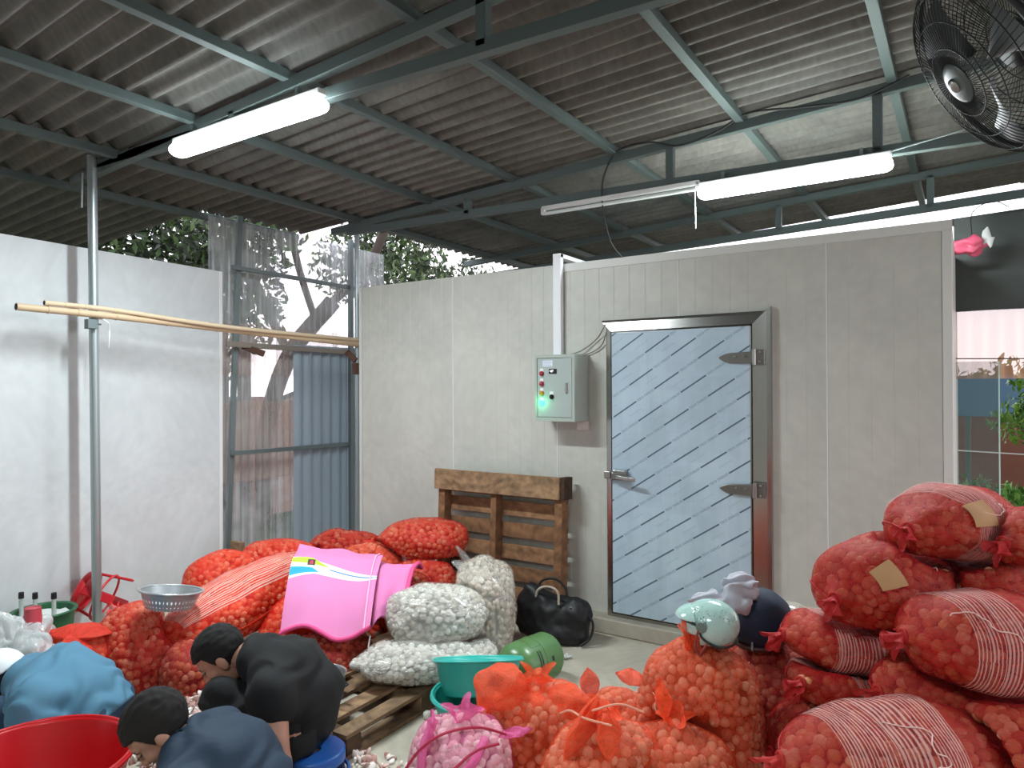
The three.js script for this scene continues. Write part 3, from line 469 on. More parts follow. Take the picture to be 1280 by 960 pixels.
  const bands = { band: [[0, 1, 0.5, 0.7]], band2: [[0, 1, 0.52, 0.72], [0, 1, 0.22, 0.38]], bandM: [[0, 1, 0.38, 0.72]], bandU: [[0.1, 0.42, 0.12, 0.9]] }[flags] ?? [];
  for (const [u0, u1, v0, v1] of bands) {
    const alongU = flags === 'bandU', g = gridGeo(f(0.01), 64, 30, u0, u1, v0, v1, 1, 1), uv = g.attributes.uv;
    for (let i = 0; i < uv.count; i++) { const x = uv.getX(i), y = uv.getY(i); alongU ? uv.setXY(i, x * 2 * Math.PI * c / 1.0, y) : uv.setXY(i, y * 2 * a / 0.42, x * 2); }
    if (bandColor) { bandMat.color.set(bandColor); bandMat.opacity = 0.5; }
    part(t, 'thread_band', g, bandMat, 'band of pale loose threads');
  }
  if (!clear && !standing) { // a sewn seam line along the flank
    const pp = []; for (let i = 0; i <= 24; i++) { const w = S(0.99 + 0.02 * Math.sin(i * 0.5 + seed), 0.06 + 0.9 * i / 24, 0.008); pp.push([w.x, w.y, w.z]); } part(t, 'seam', tube(pp, 0.0035, 60, 5), N.solid);
  }
  if (flags === 'label' || flags === 'band' && seed === 41) { // the paper label lies where the sack faces the middle of the shed
    const v0 = flags === 'label' ? 0.74 : 0.66; let bu = 0, bd = -9; for (let i = 0; i < 40; i++) { S(i / 40, v0, 0, p); const d = eye.clone().sub(p).normalize().dot(V(0, p.y, p.z).normalize()); if (d > bd) { bd = d; bu = i / 40; } }
    patch(bu - 0.05, bu + 0.05, v0 - 0.06, v0 + 0.06, 1, 1, labelMat, 'paper_label', 0.013);
  }
  if ([41, 42, 45, 49, 36, 37].includes(seed)) { // loose pale thread ends hanging on the side seen
    const u0 = R(), pp = []; let bu = 0, bd = -9; for (let i = 0; i < 30; i++) { S(i / 30, 0.62, 0, p); const d = eye.clone().sub(p).normalize().dot(p.clone().normalize()); if (d > bd) { bd = d; bu = i / 30; } }
    let uu = bu + 0.04, vv = 0.5, an = seed; for (let i = 0; i <= 14; i++) { const w = S((uu + 1) % 1, vv, 0.012); pp.push([w.x, w.y, w.z]); an += (R() - 0.5) * 2.6; uu += 0.012 * Math.cos(an) - 0.004; vv += 0.02 * Math.sin(an) + 0.008; } part(t, 'loose_thread', tube(pp, 0.0018, 60, 5), threadMat);
  }
  if (flags === 'tag') { const g = part(t, 'tag', rbox(0.07, 0.05, 0.004, 0.002), tagMat, 'small white paper tag'); g.position.set(a * 0.8, b * 0.25, c * 0.55); g.rotation.set(0.5, 0.9, 0.3); }
  if (standing && !clear) {
    const neck = new THREE.Group(); neck.name = 'tied_neck'; neck.position.set(a + 0.01, 0, 0); t.add(neck);
    part(neck, 'gathers', tailGeo(-0.07, 0.02, 0.1, 9, seed), N.solid); part(neck, 'twine', new THREE.TorusGeometry(0.022, 0.006, 8, 18).rotateY(Math.PI / 2), N.solid);
    if (flags.startsWith('flower')) { part(neck, 'slack_net', tailGeo(0.05, 0.018, 0.055, 5, seed), N.solid); }
    if (flags === 'cone' || flags === 'hump' || flags === 'bow') part(neck, 'slack_net', tailGeo(0.06, 0.02, 0.06, 6, seed), N.solid);
  }
  return { t, S, a, b, c, N };
}
const SACKS = [ // one end, the tied end, half height, half width, netting, seed, extras, label
  [[-3.539, 0.29, -2.092], [-3.715, 0.412, -3.254], 0.2, 0.22, 'orange', 1, 'bandU', 'long orange-red sack with pale threads lying diagonally just right of the steel colander'],
  [[-4.256, 0.416, -2.602], [-4.191, 0.331, -3.123], 0.15, 0.2, 'orange', 2, '', 'orange net sack behind the colander, against the end of the white wall panel', 0],
  [[-4.508, 0.362, -3.154], [-4.046, 0.371, -3.576], 0.15, 0.2, 'orange', 3, '', 'flat orange net sack of bulbs just in front of the small wooden block', 0],
  [[-4.345, 0.375, -3.679], [-3.665, 0.357, -3.945], 0.17, 0.2, 'red', 4, '', 'red net sack of bulbs lying in front of the blue-grey metal sheet', 0],
  [[-3.776, 0.351, -3.394], [-3.246, 0.43, -3.621], 0.15, 0.2, 'pale', 5, '', 'pale netted red sack of bulbs just above the draped pink sack', 0],
  [[-2.92, 0.561, -3.893], [-3.508, 0.531, -3.628], 0.155, 0.2, 'red', 6, 'tag', 'plump red net sack with a white tag, on top beside the upright pallet'],
  [[-2.89, 0.345, -3.735], [-3.295, 0.344, -3.53], 0.13, 0.18, 'red', 7, '', 'red net sack of bulbs squeezed under the sack with the white tag', 0],
  [[-4.037, 0.204, -1.611], [-3.701, 0.27, -2.01], 0.14, 0.2, 'orangeE', 8, '', 'flat half-empty orange net sack with loose netting, behind the light blue jacket', 0],
  [[-3.457, 0.112, -1.991], [-3.931, 0.429, -2.037], 0.17, 0.2, 'red', 9, '', 'red net sack of large bulbs standing directly under the steel colander', 0],
  [[-3.466, 0.225, -2.582], [-3.033, 0.217, -2.985], 0.2, 0.22, 'orange', 10, '', 'orange net sack of bulbs half hidden under the draped pink sack', 0],
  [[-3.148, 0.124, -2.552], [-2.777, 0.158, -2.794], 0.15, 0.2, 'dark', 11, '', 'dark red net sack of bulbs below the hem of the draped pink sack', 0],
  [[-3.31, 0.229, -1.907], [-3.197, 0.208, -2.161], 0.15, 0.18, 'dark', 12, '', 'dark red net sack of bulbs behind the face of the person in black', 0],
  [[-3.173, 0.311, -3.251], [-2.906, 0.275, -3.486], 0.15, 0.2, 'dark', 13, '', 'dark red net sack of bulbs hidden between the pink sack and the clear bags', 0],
  [[-2.604, 0.394, -2.751], [-2.291, 0.345, -3.195], 0.175, 0.22, 'clear', 21, '', 'clear plastic bag of white bulbs lying on top of another clear bag'],
  [[-2.172, 0.13, -3.131], [-2.565, 0.177, -2.491], 0.17, 0.21, 'clear', 22, '', 'clear plastic bag of white bulbs lying lowest, on the wooden pallet', 0.112],
  [[-2.419, -0.005, -3.388], [-2.519, 0.55, -3.498], 0.2, 0.235, 'clear', 23, 'flap', 'upright clear plastic bag of brownish bulbs with loose open top, beside the black handbag', 0],
  [[-1.406, 0.049, -2.318], [-1.429, 0.422, -2.36], 0.2, 0.21, 'coral', 31, 'hump', 'coral net sack with two slack humps of netting, in front of the teal basins', 0],
  [[-1.529, 0.093, -1.998], [-1.522, 0.386, -2.001], 0.19, 0.2, 'pink', 32, 'bow', 'pink net sack of pale bulbs tied with dark pink cord', 0],
  [[-1.004, 0.185, -2.102], [-1.051, 0.465, -2.129], 0.2, 0.22, 'coral', 33, 'cone', 'coral net sack with a folded cone of slack netting, nearest the camera', 0],
  [[-1.174, 0.076, -2.649], [-1.256, 0.301, -2.713], 0.17, 0.19, 'coral', 34, 'ear', 'low coral net sack of bulbs with an upright leaf-shaped knot', 0],
  [[-0.805, 0.211, -2.232], [-0.865, 0.44, -2.31], 0.2, 0.2, 'coral', 35, 'flower', 'coral net sack with a frilled red knot, right of the cone-topped sack', 0],
  [[-0.861, 0.077, -2.579], [-0.893, 0.602, -2.649], 0.24, 0.24, 'coral', 36, 'flower2', 'tall coral net sack of bulbs standing under the mint helmet', 0],
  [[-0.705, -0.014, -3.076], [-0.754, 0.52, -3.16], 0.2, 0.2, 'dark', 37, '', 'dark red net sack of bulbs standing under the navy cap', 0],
  [[0.058, 1.068, -3.448], [-0.165, 1.116, -2.788], 0.15, 0.19, 'wine', 41, 'band', 'wine-red net sack topmost on the right-hand pile, with a paper label at its end'],
  [[-0.162, 0.914, -3.186], [-0.37, 0.893, -2.608], 0.17, 0.19, 'wine', 42, 'label', 'wine-red net sack with a tan paper label, left of and below the topmost sack'],
  [[-0.204, 0.635, -3.041], [-0.56, 0.679, -2.748], 0.11, 0.2, 'wine', 43, 'band', 'wine-red net sack of bulbs lying flat under the sack with the tan label'],
  [[-0.279, 0.446, -3.053], [-0.482, 0.563, -2.62], 0.095, 0.17, 'wine', 44, 'band', 'small wine-red net sack wedged low, with a pale band of threads'],
  [[0.25, 0.797, -2.798], [-0.145, 0.837, -2.48], 0.155, 0.2, 'wine', 45, 'band2', 'wine-red net sack with two bands of pale threads, at the right edge of the pile'],
  [[0.208, 0.887, -3.428], [-0.113, 0.929, -2.978], 0.11, 0.2, 'wine', 46, '', 'wine-red net sack under the topmost sack, behind the double-banded sack'],
  [[0.322, 1.066, -3.203], [0.115, 1.078, -2.888], 0.11, 0.18, 'wine', 47, '', "wine-red net sack cut off by the picture's right edge, beside the topmost sack"],
  [[0.063, 0.554, -2.917], [-0.231, 0.599, -2.605], 0.13, 0.2, 'wine2', 48, '', 'dull coral net sack of bulbs under the double-banded sack'],
  [[0.023, 0.571, -2.389], [-0.412, 0.582, -2.032], 0.135, 0.19, 'wine2', 49, 'bandM', 'large dull coral net sack with a wide wavy thread band, at the bottom'],
  [[0.294, 0.585, -2.53], [-0.002, 0.602, -2.301], 0.11, 0.18, 'wine2', 50, '', 'dull coral net sack of bulbs at the bottom right corner'],
  [[0.254, 0.592, -2.863], [-0.031, 0.591, -2.616], 0.08, 0.18, 'wine', 51, '', 'wine-red net sack squeezed under the double-banded sack, near the right edge'],
  [[-0.431, 0.268, -3.014], [-0.614, 0.317, -2.775], 0.12, 0.18, 'wine', 52, '', 'wine-red net sack in the dark gap behind the large wavy-banded sack', 0],
];
const BASE = ['wine-red sack on the floor directly under the large wavy-banded sack', 'wine-red sack on the floor under the dull coral sack at the corner', 'wine-red sack on the floor beneath the small wedged sack, in the gap', 'wine-red sack on the floor beneath the double-banded sack', 'wine-red sack on the floor at the back, by the cold-room wall'];
for (const [i, [x, y, z, half, b, c, floor]] of [[-0.2, 0.3, -2.26, 0.36, 0.2, 0.24, 0], [0.44, 0.3, -2.52, 0.32, 0.2, 0.26, 0], [-0.33, 0.28, -2.82, 0.32, 0.2, 0.24, 0], [0.2, 0.28, -2.9, 0.34, 0.22, 0.24, 0], [0.05, 0.3, -3.28, 0.34, 0.2, 0.22, 0]].entries()) SACKS.push([[x + half, y, z], [x - half, y, z - 0.04], b, c, 'wine', 61 + i, '', BASE[i], floor]);
SACKS.push([[0.34, 0.66, -3.24], [-0.26, 0.66, -3.2], 0.17, 0.22, 'wine', 66, '', 'wine-red net sack in the middle layer at the back of the right-hand pile, mostly hidden']);
const made = SACKS.map((s) => makeSack(...s));
// slack netting above the fill of the coral and pink sacks: leaf-shaped ears and rounded humps
const withFlag = (seed) => made[SACKS.findIndex((s) => s[5] === seed)];
for (const [seed, b, tip, w] of [[34, [-1.291, 0.33, -2.559], [-1.306, 0.46, -2.548], 0.055], [35, [-0.842, 0.5, -2.205], [-0.855, 0.645, -2.196], 0.05], [36, [-0.875, 0.61, -2.542], [-0.895, 0.75, -2.531], 0.045], [36, [-1.06, 0.45, -2.57], [-1.16, 0.485, -2.5], 0.05], [33, [-1.1, 0.36, -1.98], [-1.02, 0.585, -2.07], 0.11], [33, [-0.93, 0.4, -2.0], [-1.0, 0.56, -2.08], 0.1], [32, [-1.39, 0.37, -2.03], [-1.29, 0.405, -2.09], 0.03], [23, [-2.52, 0.46, -3.46], [-2.72, 0.6, -3.5], 0.13], [23, [-2.5, 0.47, -3.42], [-2.6, 0.56, -3.3], 0.1], [8, [-3.98, 0.36, -1.7], [-3.66, 0.36, -1.86], 0.13], [8, [-3.8, 0.38, -1.72], [-3.6, 0.24, -1.7], 0.1], [32, [-1.56, 0.37, -1.86], [-1.585, 0.47, -1.9], 0.04]]) {
  const { t, N } = withFlag(seed), A = t.worldToLocal(V(...b)), B = t.worldToLocal(V(...tip)), e = part(t, 'slack_net', earGeo(A.distanceTo(B), w, seed), N.solid);
  e.position.copy(A); e.quaternion.setFromUnitVectors(V(1, 0, 0), B.sub(A).normalize());
}
for (const [seed, c, r, s] of [[31, [-1.515, 0.43, -2.24], 0.1, 1.0], [31, [-1.31, 0.385, -2.36], 0.095, 0.7], [31, [-1.43, 0.38, -2.3], 0.11, 0.6]]) {
  const { t, N } = withFlag(seed), p = t.worldToLocal(V(...c)), q = t.quaternion.clone().invert();
  const g = deform(new THREE.IcosahedronGeometry(r, 10), (v) => { const k = 1 + 0.35 * noise(v.x * 14 + seed, v.y * 14, v.z * 14); v.multiplyScalar(k); v.y *= s; }); const m = part(t, 'slack_net', g, N.solid); m.position.copy(p); m.quaternion.copy(q);
}
{ // dark pink cords of the pink sack, side strips of its folded netting
  const { t, N } = withFlag(32), k = std('#b8284a', 0.5), w = (pts, r, m, name) => part(t, name, tube(pts.map((p) => t.worldToLocal(V(...p)).toArray()), r, 40, 7), m);
  w([[-1.64, 0.27, -1.8], [-1.57, 0.37, -1.82], [-1.5, 0.425, -1.86], [-1.42, 0.43, -1.95], [-1.36, 0.39, -2.03]], 0.005, k, 'cord'); w([[-1.42, 0.35, -1.81], [-1.37, 0.4, -1.87], [-1.32, 0.41, -1.93]], 0.005, k, 'cord');
  const c3 = withFlag(33), pk = std('#f0a488', 0.7); for (const p of [[[-1.19, 0.47, -2.12], [-1.1, 0.535, -2.03], [-1.03, 0.545, -1.99], [-0.95, 0.53, -2.02]], [[-1.02, 0.56, -2.02], [-0.96, 0.565, -2.1], [-0.9, 0.53, -2.16]]]) part(c3.t, 'cord', tube(p.map((q) => c3.t.worldToLocal(V(...q)).toArray()), 0.004, 30, 6), pk);
  for (const p of [[[-1.575, 0.44, -1.9], [-1.57, 0.36, -1.83], [-1.55, 0.26, -1.8]], [[-1.39, 0.4, -1.95], [-1.38, 0.36, -1.87], [-1.42, 0.28, -1.8]]]) w(p, 0.016, N.solid, 'net_strip');
}
// ---------- people ----------
function surfaceNet(F, lo, hi, h) { // closed surface F = 0 (negative inside) on a grid of cells h
  const nx = Math.ceil((hi[0] - lo[0]) / h) + 1, ny = Math.ceil((hi[1] - lo[1]) / h) + 1, nz = Math.ceil((hi[2] - lo[2]) / h) + 1, f = new Float32Array(nx * ny * nz);
  for (let k = 0, q = 0; k < nz; k++) for (let j = 0; j < ny; j++) for (let i = 0; i < nx; i++, q++) f[q] = (i === 0 || j === 0 || k === 0 || i === nx - 1 || j === ny - 1 || k === nz - 1) ? 1 : F(lo[0] + i * h, lo[1] + j * h, lo[2] + k * h);
  const id = new Int32Array(nx * ny * nz).fill(-1), pos = [], idx = [], sx = 1, sy = nx, sz = nx * ny, C = [0, sx, sy, sx + sy, sz, sx + sz, sy + sz, sx + sy + sz], E = [[0, 1], [2, 3], [4, 5], [6, 7], [0, 2], [1, 3], [4, 6], [5, 7], [0, 4], [1, 5], [2, 6], [3, 7]];
  for (let k = 0; k < nz - 1; k++) for (let j = 0; j < ny - 1; j++) for (let i = 0; i < nx - 1; i++) {
    const q = i + j * sy + k * sz; let m = 0; for (let c = 0; c < 8; c++) if (f[q + C[c]] < 0) m |= 1 << c;
    if (m === 0 || m === 255) continue;
    let x = 0, y = 0, z = 0, n = 0;
    for (const [a, b] of E) { const fa = f[q + C[a]], fb = f[q + C[b]]; if (fa < 0 === fb < 0) continue; const t = fa / (fa - fb); x += (a & 1) + t * ((b & 1) - (a & 1)); y += (a >> 1 & 1) + t * ((b >> 1 & 1) - (a >> 1 & 1)); z += (a >> 2) + t * ((b >> 2) - (a >> 2)); n++; }
    id[q] = pos.length / 3; pos.push(lo[0] + (i + x / n) * h, lo[1] + (j + y / n) * h, lo[2] + (k + z / n) * h);
  }
  for (let k = 1; k < nz - 1; k++) for (let j = 1; j < ny - 1; j++) for (let i = 1; i < nx - 1; i++) {
    const q = i + j * sy + k * sz, s = f[q] < 0;
    for (const [d, u, v] of [[sx, sy, sz], [sy, sz, sx], [sz, sx, sy]]) { if (s === f[q + d] < 0) continue; const a = id[q], b = id[q - u], c = id[q - u - v], e = id[q - v]; if (a < 0 || b < 0 || c < 0 || e < 0) continue; s ? idx.push(a, c, b, a, e, c) : idx.push(a, b, c, a, c, e); }
  }
  const flip = []; for (let i = 0; i < idx.length; i += 3) flip.push(idx[i], idx[i + 2], idx[i + 1]);
  const g = new THREE.BufferGeometry(); g.setAttribute('position', new THREE.Float32BufferAttribute(pos, 3)); g.setIndex(flip); g.computeVertexNormals(); return g;
}
const smin = (a, b, k) => { const h = Math.max(0, Math.min(1, 0.5 + 0.5 * (b - a) / k)); return b + (a - b) * h - k * h * (1 - h); };
function cap(px, py, pz, a, b, ra, rb, wx = 1) { // tapered capsule; wx < 1 widens it sideways
  const ax = a[0], bx = b[0] - ax, by = b[1] - a[1], bz = b[2] - a[2], qx = px - ax, qy = py - a[1], qz = pz - a[2], X = bx * wx, Q = qx * wx;
  const L = X * X + by * by + bz * bz || 1e-9, t = Math.max(0, Math.min(1, (Q * X + qy * by + qz * bz) / L)), dx = Q - X * t, dy = qy - by * t, dz = qz - bz * t;
  return Math.sqrt(dx * dx + dy * dy + dz * dz) - (ra + (rb - ra) * t);
}
const ell = (x, y, z, c, r) => { const X = (x - c[0]) / r[0], Y = (y - c[1]) / r[1], Z = (z - c[2]) / r[2], k = Math.sqrt(X * X + Y * Y + Z * Z); return (k - 1) * Math.min(r[0], r[1], r[2]); };
const bones = (list, k) => (x, y, z) => { let d = 9; for (const [a, b, ra, rb, wx] of list) d = smin(d, cap(x, y, z, a, b, ra, rb, wx), k); return d; };
function headField(x, y, z) {
  let d = ell(x, y, z, [0, 0.035, -0.012], [0.076, 0.088, 0.096]);
  d = smin(d, ell(x, y, z, [0, -0.045, 0.026], [0.058, 0.064, 0.06]), 0.035);
  d = smin(d, ell(x, y, z, [0, -0.088, 0.062], [0.026, 0.02, 0.022]), 0.025);
  for (const s of [-1, 1]) { d = smin(d, ell(x, y, z, [s * 0.042, -0.018, 0.058], [0.022, 0.018, 0.018]), 0.02); d = -smin(-d, ell(x, y, z, [s * 0.031, 0.012, 0.096], [0.02, 0.013, 0.016]), 0.012); d = smin(d, ell(x, y, z, [s * 0.031, 0.011, 0.078], [0.014, 0.01, 0.01]), 0.004); d = smin(d, ell(x, y, z, [s * 0.08, -0.008, -0.008], [0.01, 0.032, 0.019]), 0.008); d = smin(d, cap(x, y, z, [s * 0.012, 0.032, 0.083], [s * 0.046, 0.03, 0.07], 0.007, 0.006), 0.012); }
  d = smin(d, cap(x, y, z, [0, 0.018, 0.08], [0, -0.026, 0.1], 0.009, 0.013), 0.014); d = smin(d, cap(x, y, z, [-0.011, -0.03, 0.09], [0.011, -0.03, 0.09], 0.009, 0.009), 0.01);
  d = smin(d, cap(x, y, z, [-0.018, -0.055, 0.08], [0.018, -0.055, 0.08], 0.007, 0.007), 0.008); d = smin(d, cap(x, y, z, [-0.015, -0.068, 0.078], [0.015, -0.068, 0.078], 0.008, 0.008), 0.008);
  return d;
}
function colored(g, f) { const p = g.attributes.position, c = new Float32Array(p.count * 3); for (let i = 0; i < p.count; i++) { const q = f(p.getX(i), p.getY(i), p.getZ(i)); c[3 * i] = q[0]; c[3 * i + 1] = q[1]; c[3 * i + 2] = q[2]; } g.setAttribute('color', new THREE.BufferAttribute(c, 3)); return g; }
const handCache = {};
function handGeo(curl) { // palm along +z from the wrist at the origin, thumb towards +x, back of the hand up
  if (handCache[curl]) return handCache[curl].clone();
  const L = [[[0, 0, 0], [0.0, 0, 0.03], 0.022, 0.023]], B = [];
  for (let i = 0; i < 4; i++) { const x = 0.03 - i * 0.02, base = [x, 0.002, 0.082 - Math.abs(i - 1.2) * 0.005]; L.push([[x * 0.55, 0, 0.02], base, 0.017, 0.0125]);
    let p = base, a = 0.25 * curl; const ls = [[0.04, 0.026, 0.02], [0.044, 0.029, 0.021], [0.041, 0.027, 0.02], [0.032, 0.02, 0.018]][i];
    ls.forEach((l, j) => { a += curl * [0.45, 0.75, 0.5][j]; const q = [p[0] + (1.5 - i) * 0.0025, p[1] - Math.sin(a) * l, p[2] + Math.cos(a) * l]; B.push([p, q, 0.0092 - j * 0.0008 - (i === 3 ? 0.0012 : 0), 0.0086 - j * 0.0009 - (i === 3 ? 0.0012 : 0)]); p = q; }); }
  let p = [0.024, -0.006, 0.022]; for (const [q, r1, r2] of [[[0.05, -0.018, 0.052], 0.014, 0.011], [[0.056, -0.028, 0.083], 0.0105, 0.0095], [[0.05, -0.036, 0.106], 0.0095, 0.008]]) { B.push([p, q, r1, r2]); p = q; }
  const palm = bones(L, 0.012), fs = B.map((b) => (x, y, z) => cap(x, y, z, ...b));
  const g = surfaceNet((x, y, z) => { let d = palm(x, y, z); for (const q of fs) d = smin(d, q(x, y, z), 0.004); return d; }, [-0.06, -0.12, -0.035], [0.085, 0.045, 0.205], 0.0036);
  return (handCache[curl] = g).clone();
}
function basis(o, z, yHint) { const Z = V(...z).normalize(), X = V(...yHint).cross(Z).normalize(), Y = Z.clone().cross(X); return new THREE.Matrix4().makeBasis(X, Y, Z).setPosition(...o); }
function makePerson(o) {
  const t = thing('person', o.label, 'person', o.at, o.turn), J = o.joints, mid = (a, b, k = 0.5) => a.map((q, i) => mix(q, b[i], k));
  const torso = [[J.pelvis, J.waist, 0.112, 0.108, 0.72], [J.waist, J.chest, 0.108, 0.118, 0.68], [J.chest, J.c7, 0.115, 0.068, 0.72], [J.hipL, J.hipR, 0.095, 0.095]];
  for (const s of ['L', 'R']) torso.push([J.c7, J['sh' + s], 0.05, 0.058], [J.chest, J['sh' + s], 0.09, 0.062], [J['hip' + s], mid(J['hip' + s], J['kn' + s], 0.3), 0.1, 0.086]);
  const arm = (s, r = 0) => [[J['sh' + s], J['el' + s], 0.054 + r, 0.042 + r], [J['el' + s], J['wr' + s], 0.042 + r, 0.027 + r]];
  const leg = (s, r = 0) => [[J['hip' + s], J['kn' + s], 0.088 + r, 0.06 + r], [J['kn' + s], mid(J['kn' + s], J['an' + s], 0.35), 0.056 + r, 0.058 + r], [mid(J['kn' + s], J['an' + s], 0.35), J['an' + s], 0.058 + r, 0.036 + r]];
  const foot = (s, r = 0) => { const a = J['an' + s]; return [[[a[0], 0.04, a[2] - 0.03], [a[0] * 1.1, 0.028, a[2] + 0.14], 0.036 + r, 0.026 + r]]; };
  const neck = [[J.c7, J.headBase, 0.056, 0.05]];
  const bodyF = bones([...torso, ...arm('L'), ...arm('R'), ...leg('L'), ...leg('R'), ...foot('L'), ...foot('R'), ...neck], 0.03);
  const all = Object.values(J), lo = [0, 1, 2].map((i) => Math.min(...all.map((p) => p[i])) - 0.24), hi = [0, 1, 2].map((i) => Math.max(...all.map((p) => p[i])) + 0.26); lo[1] = -0.03;
  const skin = o.skin ?? [0.42, 0.21, 0.14], tone = (g) => colored(g, (x, y, z) => { const k = 1 + 0.12 * noise(x * 30, y * 30, z * 30); return skin.map((c) => c * k); });
  const hm = new THREE.Matrix4().makeTranslation(...o.head).multiply(new THREE.Matrix4().makeRotationFromEuler(new THREE.Euler(...o.headTurn, 'YXZ'))), hs = o.headScale ?? 1; hm.scale(V(hs, hs, hs));
  const hg = colored(surfaceNet(headField, [-0.11, -0.13, -0.13], [0.11, 0.145, 0.135], 0.0045), (x, y, z) => {
    const k = 1 + 0.1 * noise(x * 40, y * 40, z * 40); let c = skin.map((q) => q * k); const ax = Math.abs(x);
    if (z > 0.055 && ax > 0.012 && ax < 0.05 && y > 0.024 + 0.1 * 0 && y < 0.036) c = [0.02, 0.015, 0.012];
    if (z > 0.06 && ax > 0.016 && ax < 0.044 && Math.abs(y - 0.01) < 0.0035) c = [0.025, 0.018, 0.015];
    if (z > 0.06 && ax < 0.022 && y < -0.05 && y > -0.076) c = [skin[0] * 0.95, skin[1] * 0.62, skin[2] * 0.62]; return c; });
  hg.applyMatrix4(hm);
  const hands = ['L', 'R'].map((s) => { const d = J['wr' + s].map((q, i) => q - J['el' + s][i]), g = tone(handGeo(o.curl ?? 0.7)); if (s === 'L') g.scale(-1, 1, 1).setIndex([...g.index.array].reduce((a, q, i, A) => (i % 3 === 2 ? a.push(A[i - 2], q, A[i - 1]) : 0, a), [])); g.computeVertexNormals(); return g.applyMatrix4(basis(J['wr' + s], d, [0, 1, 0.15])); });
  const bg = mergeGeometries([tone(surfaceNet(bodyF, lo, hi, 0.013)), hg, ...hands]);
  part(t, 'body', bg, std('#ffffff', 0.55, { vertexColors: true }));
  // clothes: the body's own field, a little wider, cut at neckline, cuffs and hem
  const fold = (x, y, z, k) => 0.009 * noise(x * 9 + k, y * 9, z * 9) + 0.0055 * Math.sin(34 * (y + 0.7 * z) + 9 * noise(x * 6, y * 6, z * 6 + k));
  const upper = (s) => { const e = J['el' + s], m = mid(J['sh' + s], e, 0.16); return o.long ? arm(s, 0.014) : [[J['sh' + s], m, 0.066, 0.064]]; };
  const shirtF = bones([...torso.slice(0, 3), ...torso.filter((q) => q[1] === J.shL || q[1] === J.shR), ...upper('L'), ...upper('R')], 0.03), nk = bones([[J.c7, J.headBase, 0.066, 0.066]], 0.01);
  const ax = J.waist.map((q, i) => q - J.pelvis[i]), al = Math.hypot(...ax), hem = (x, y, z) => -((x - J.pelvis[0]) * ax[0] + (y - J.pelvis[1]) * ax[1] + (z - J.pelvis[2]) * ax[2]) / al - o.hem;
  part(t, o.long ? 'jacket' : 'shirt', surfaceNet((x, y, z) => Math.max(shirtF(x, y, z) - (o.ease ?? 0.019) - fold(x, y, z, 3), hem(x, y, z), 0.001 - nk(x, y, z)), lo, hi, 0.0105), o.shirt, o.shirtLabel);
  const legsF = bones([[J.hipL, J.hipR, 0.1, 0.1], [J.pelvis, J.waist, 0.122, 0.118, 0.72], ...leg('L', 0.012), ...leg('R', 0.012)], 0.03);
  part(t, 'trousers', surfaceNet((x, y, z) => Math.max(legsF(x, y, z) - 0.004 - fold(x, y, z, 8), 0.075 - y), lo, hi, 0.0115), o.trousers, o.trouserLabel);
  for (const s of ['L', 'R']) { const ff = bones(foot(s, 0.01), 0.01), a = J['an' + s]; part(t, 'sandal', surfaceNet((x, y, z) => Math.max(ff(x, y, z), y - 0.03), [a[0] - 0.09, -0.02, a[2] - 0.12], [a[0] + 0.1, 0.08, a[2] + 0.24], 0.008), M.rubber); }
  const hairF = (x, y, z) => { const base = ell(x, y, z, [0, 0.036, -0.014], [0.083, 0.094, 0.101]) - 0.004 * noise(x * 60, y * 60, z * 25) - 0.003; const face = Math.min(0.062 - y + 0.25 * Math.abs(x) * 0, Math.max(z - 0.012 - 0.35 * (y - 0.0), -0.058 - y)); const ear = 0.022 - Math.hypot(Math.abs(x) - 0.08, y + 0.012, (z + 0.004)); return Math.max(base, face, ear); };
  part(t, 'hair', surfaceNet(hairF, [-0.11, -0.1, -0.135], [0.11, 0.15, 0.115], 0.0045).applyMatrix4(hm), o.hair ?? std('#0e0b0a', 0.85));
  o.extra?.(t, hm);
  return t;
}
const turnL = Math.atan2(-0.837, 0.548);
const denim = std('#2f4a66', 0.85, { map: dirtTex });
makePerson({ // black T-shirt, on the blue stool
  label: 'person in a black T-shirt sitting bent forward on a low blue stool', at: [-2.28, -0.01, -1.92], turn: turnL, curl: 0.8, hem: 0.03,
  joints: { pelvis: [0, 0.275, 0], waist: [0, 0.37, -0.02], chest: [0, 0.45, 0.06], c7: [0, 0.515, 0.18], headBase: [0, 0.52, 0.265], hipL: [0.09, 0.262, 0.02], hipR: [-0.09, 0.262, 0.02], knL: [0.11, 0.4, 0.29], knR: [-0.14, 0.4, 0.33], anL: [0.12, 0.08, 0.24], anR: [-0.13, 0.08, 0.3], shL: [0.2, 0.455, 0.06], shR: [-0.17, 0.45, 0.17], elL: [0.31, 0.235, 0.0], elR: [-0.23, 0.3, 0.28], wrL: [0.3, 0.2, 0.17], wrR: [-0.07, 0.2, 0.43] },
  head: [0, 0.515, 0.335], headTurn: [0.8, 0.3, 0.05], shirt: std('#0c0d0f', 0.85), trousers: std('#101114', 0.85), shirtLabel: 'black short-sleeved T-shirt', trouserLabel: 'black trousers',
});
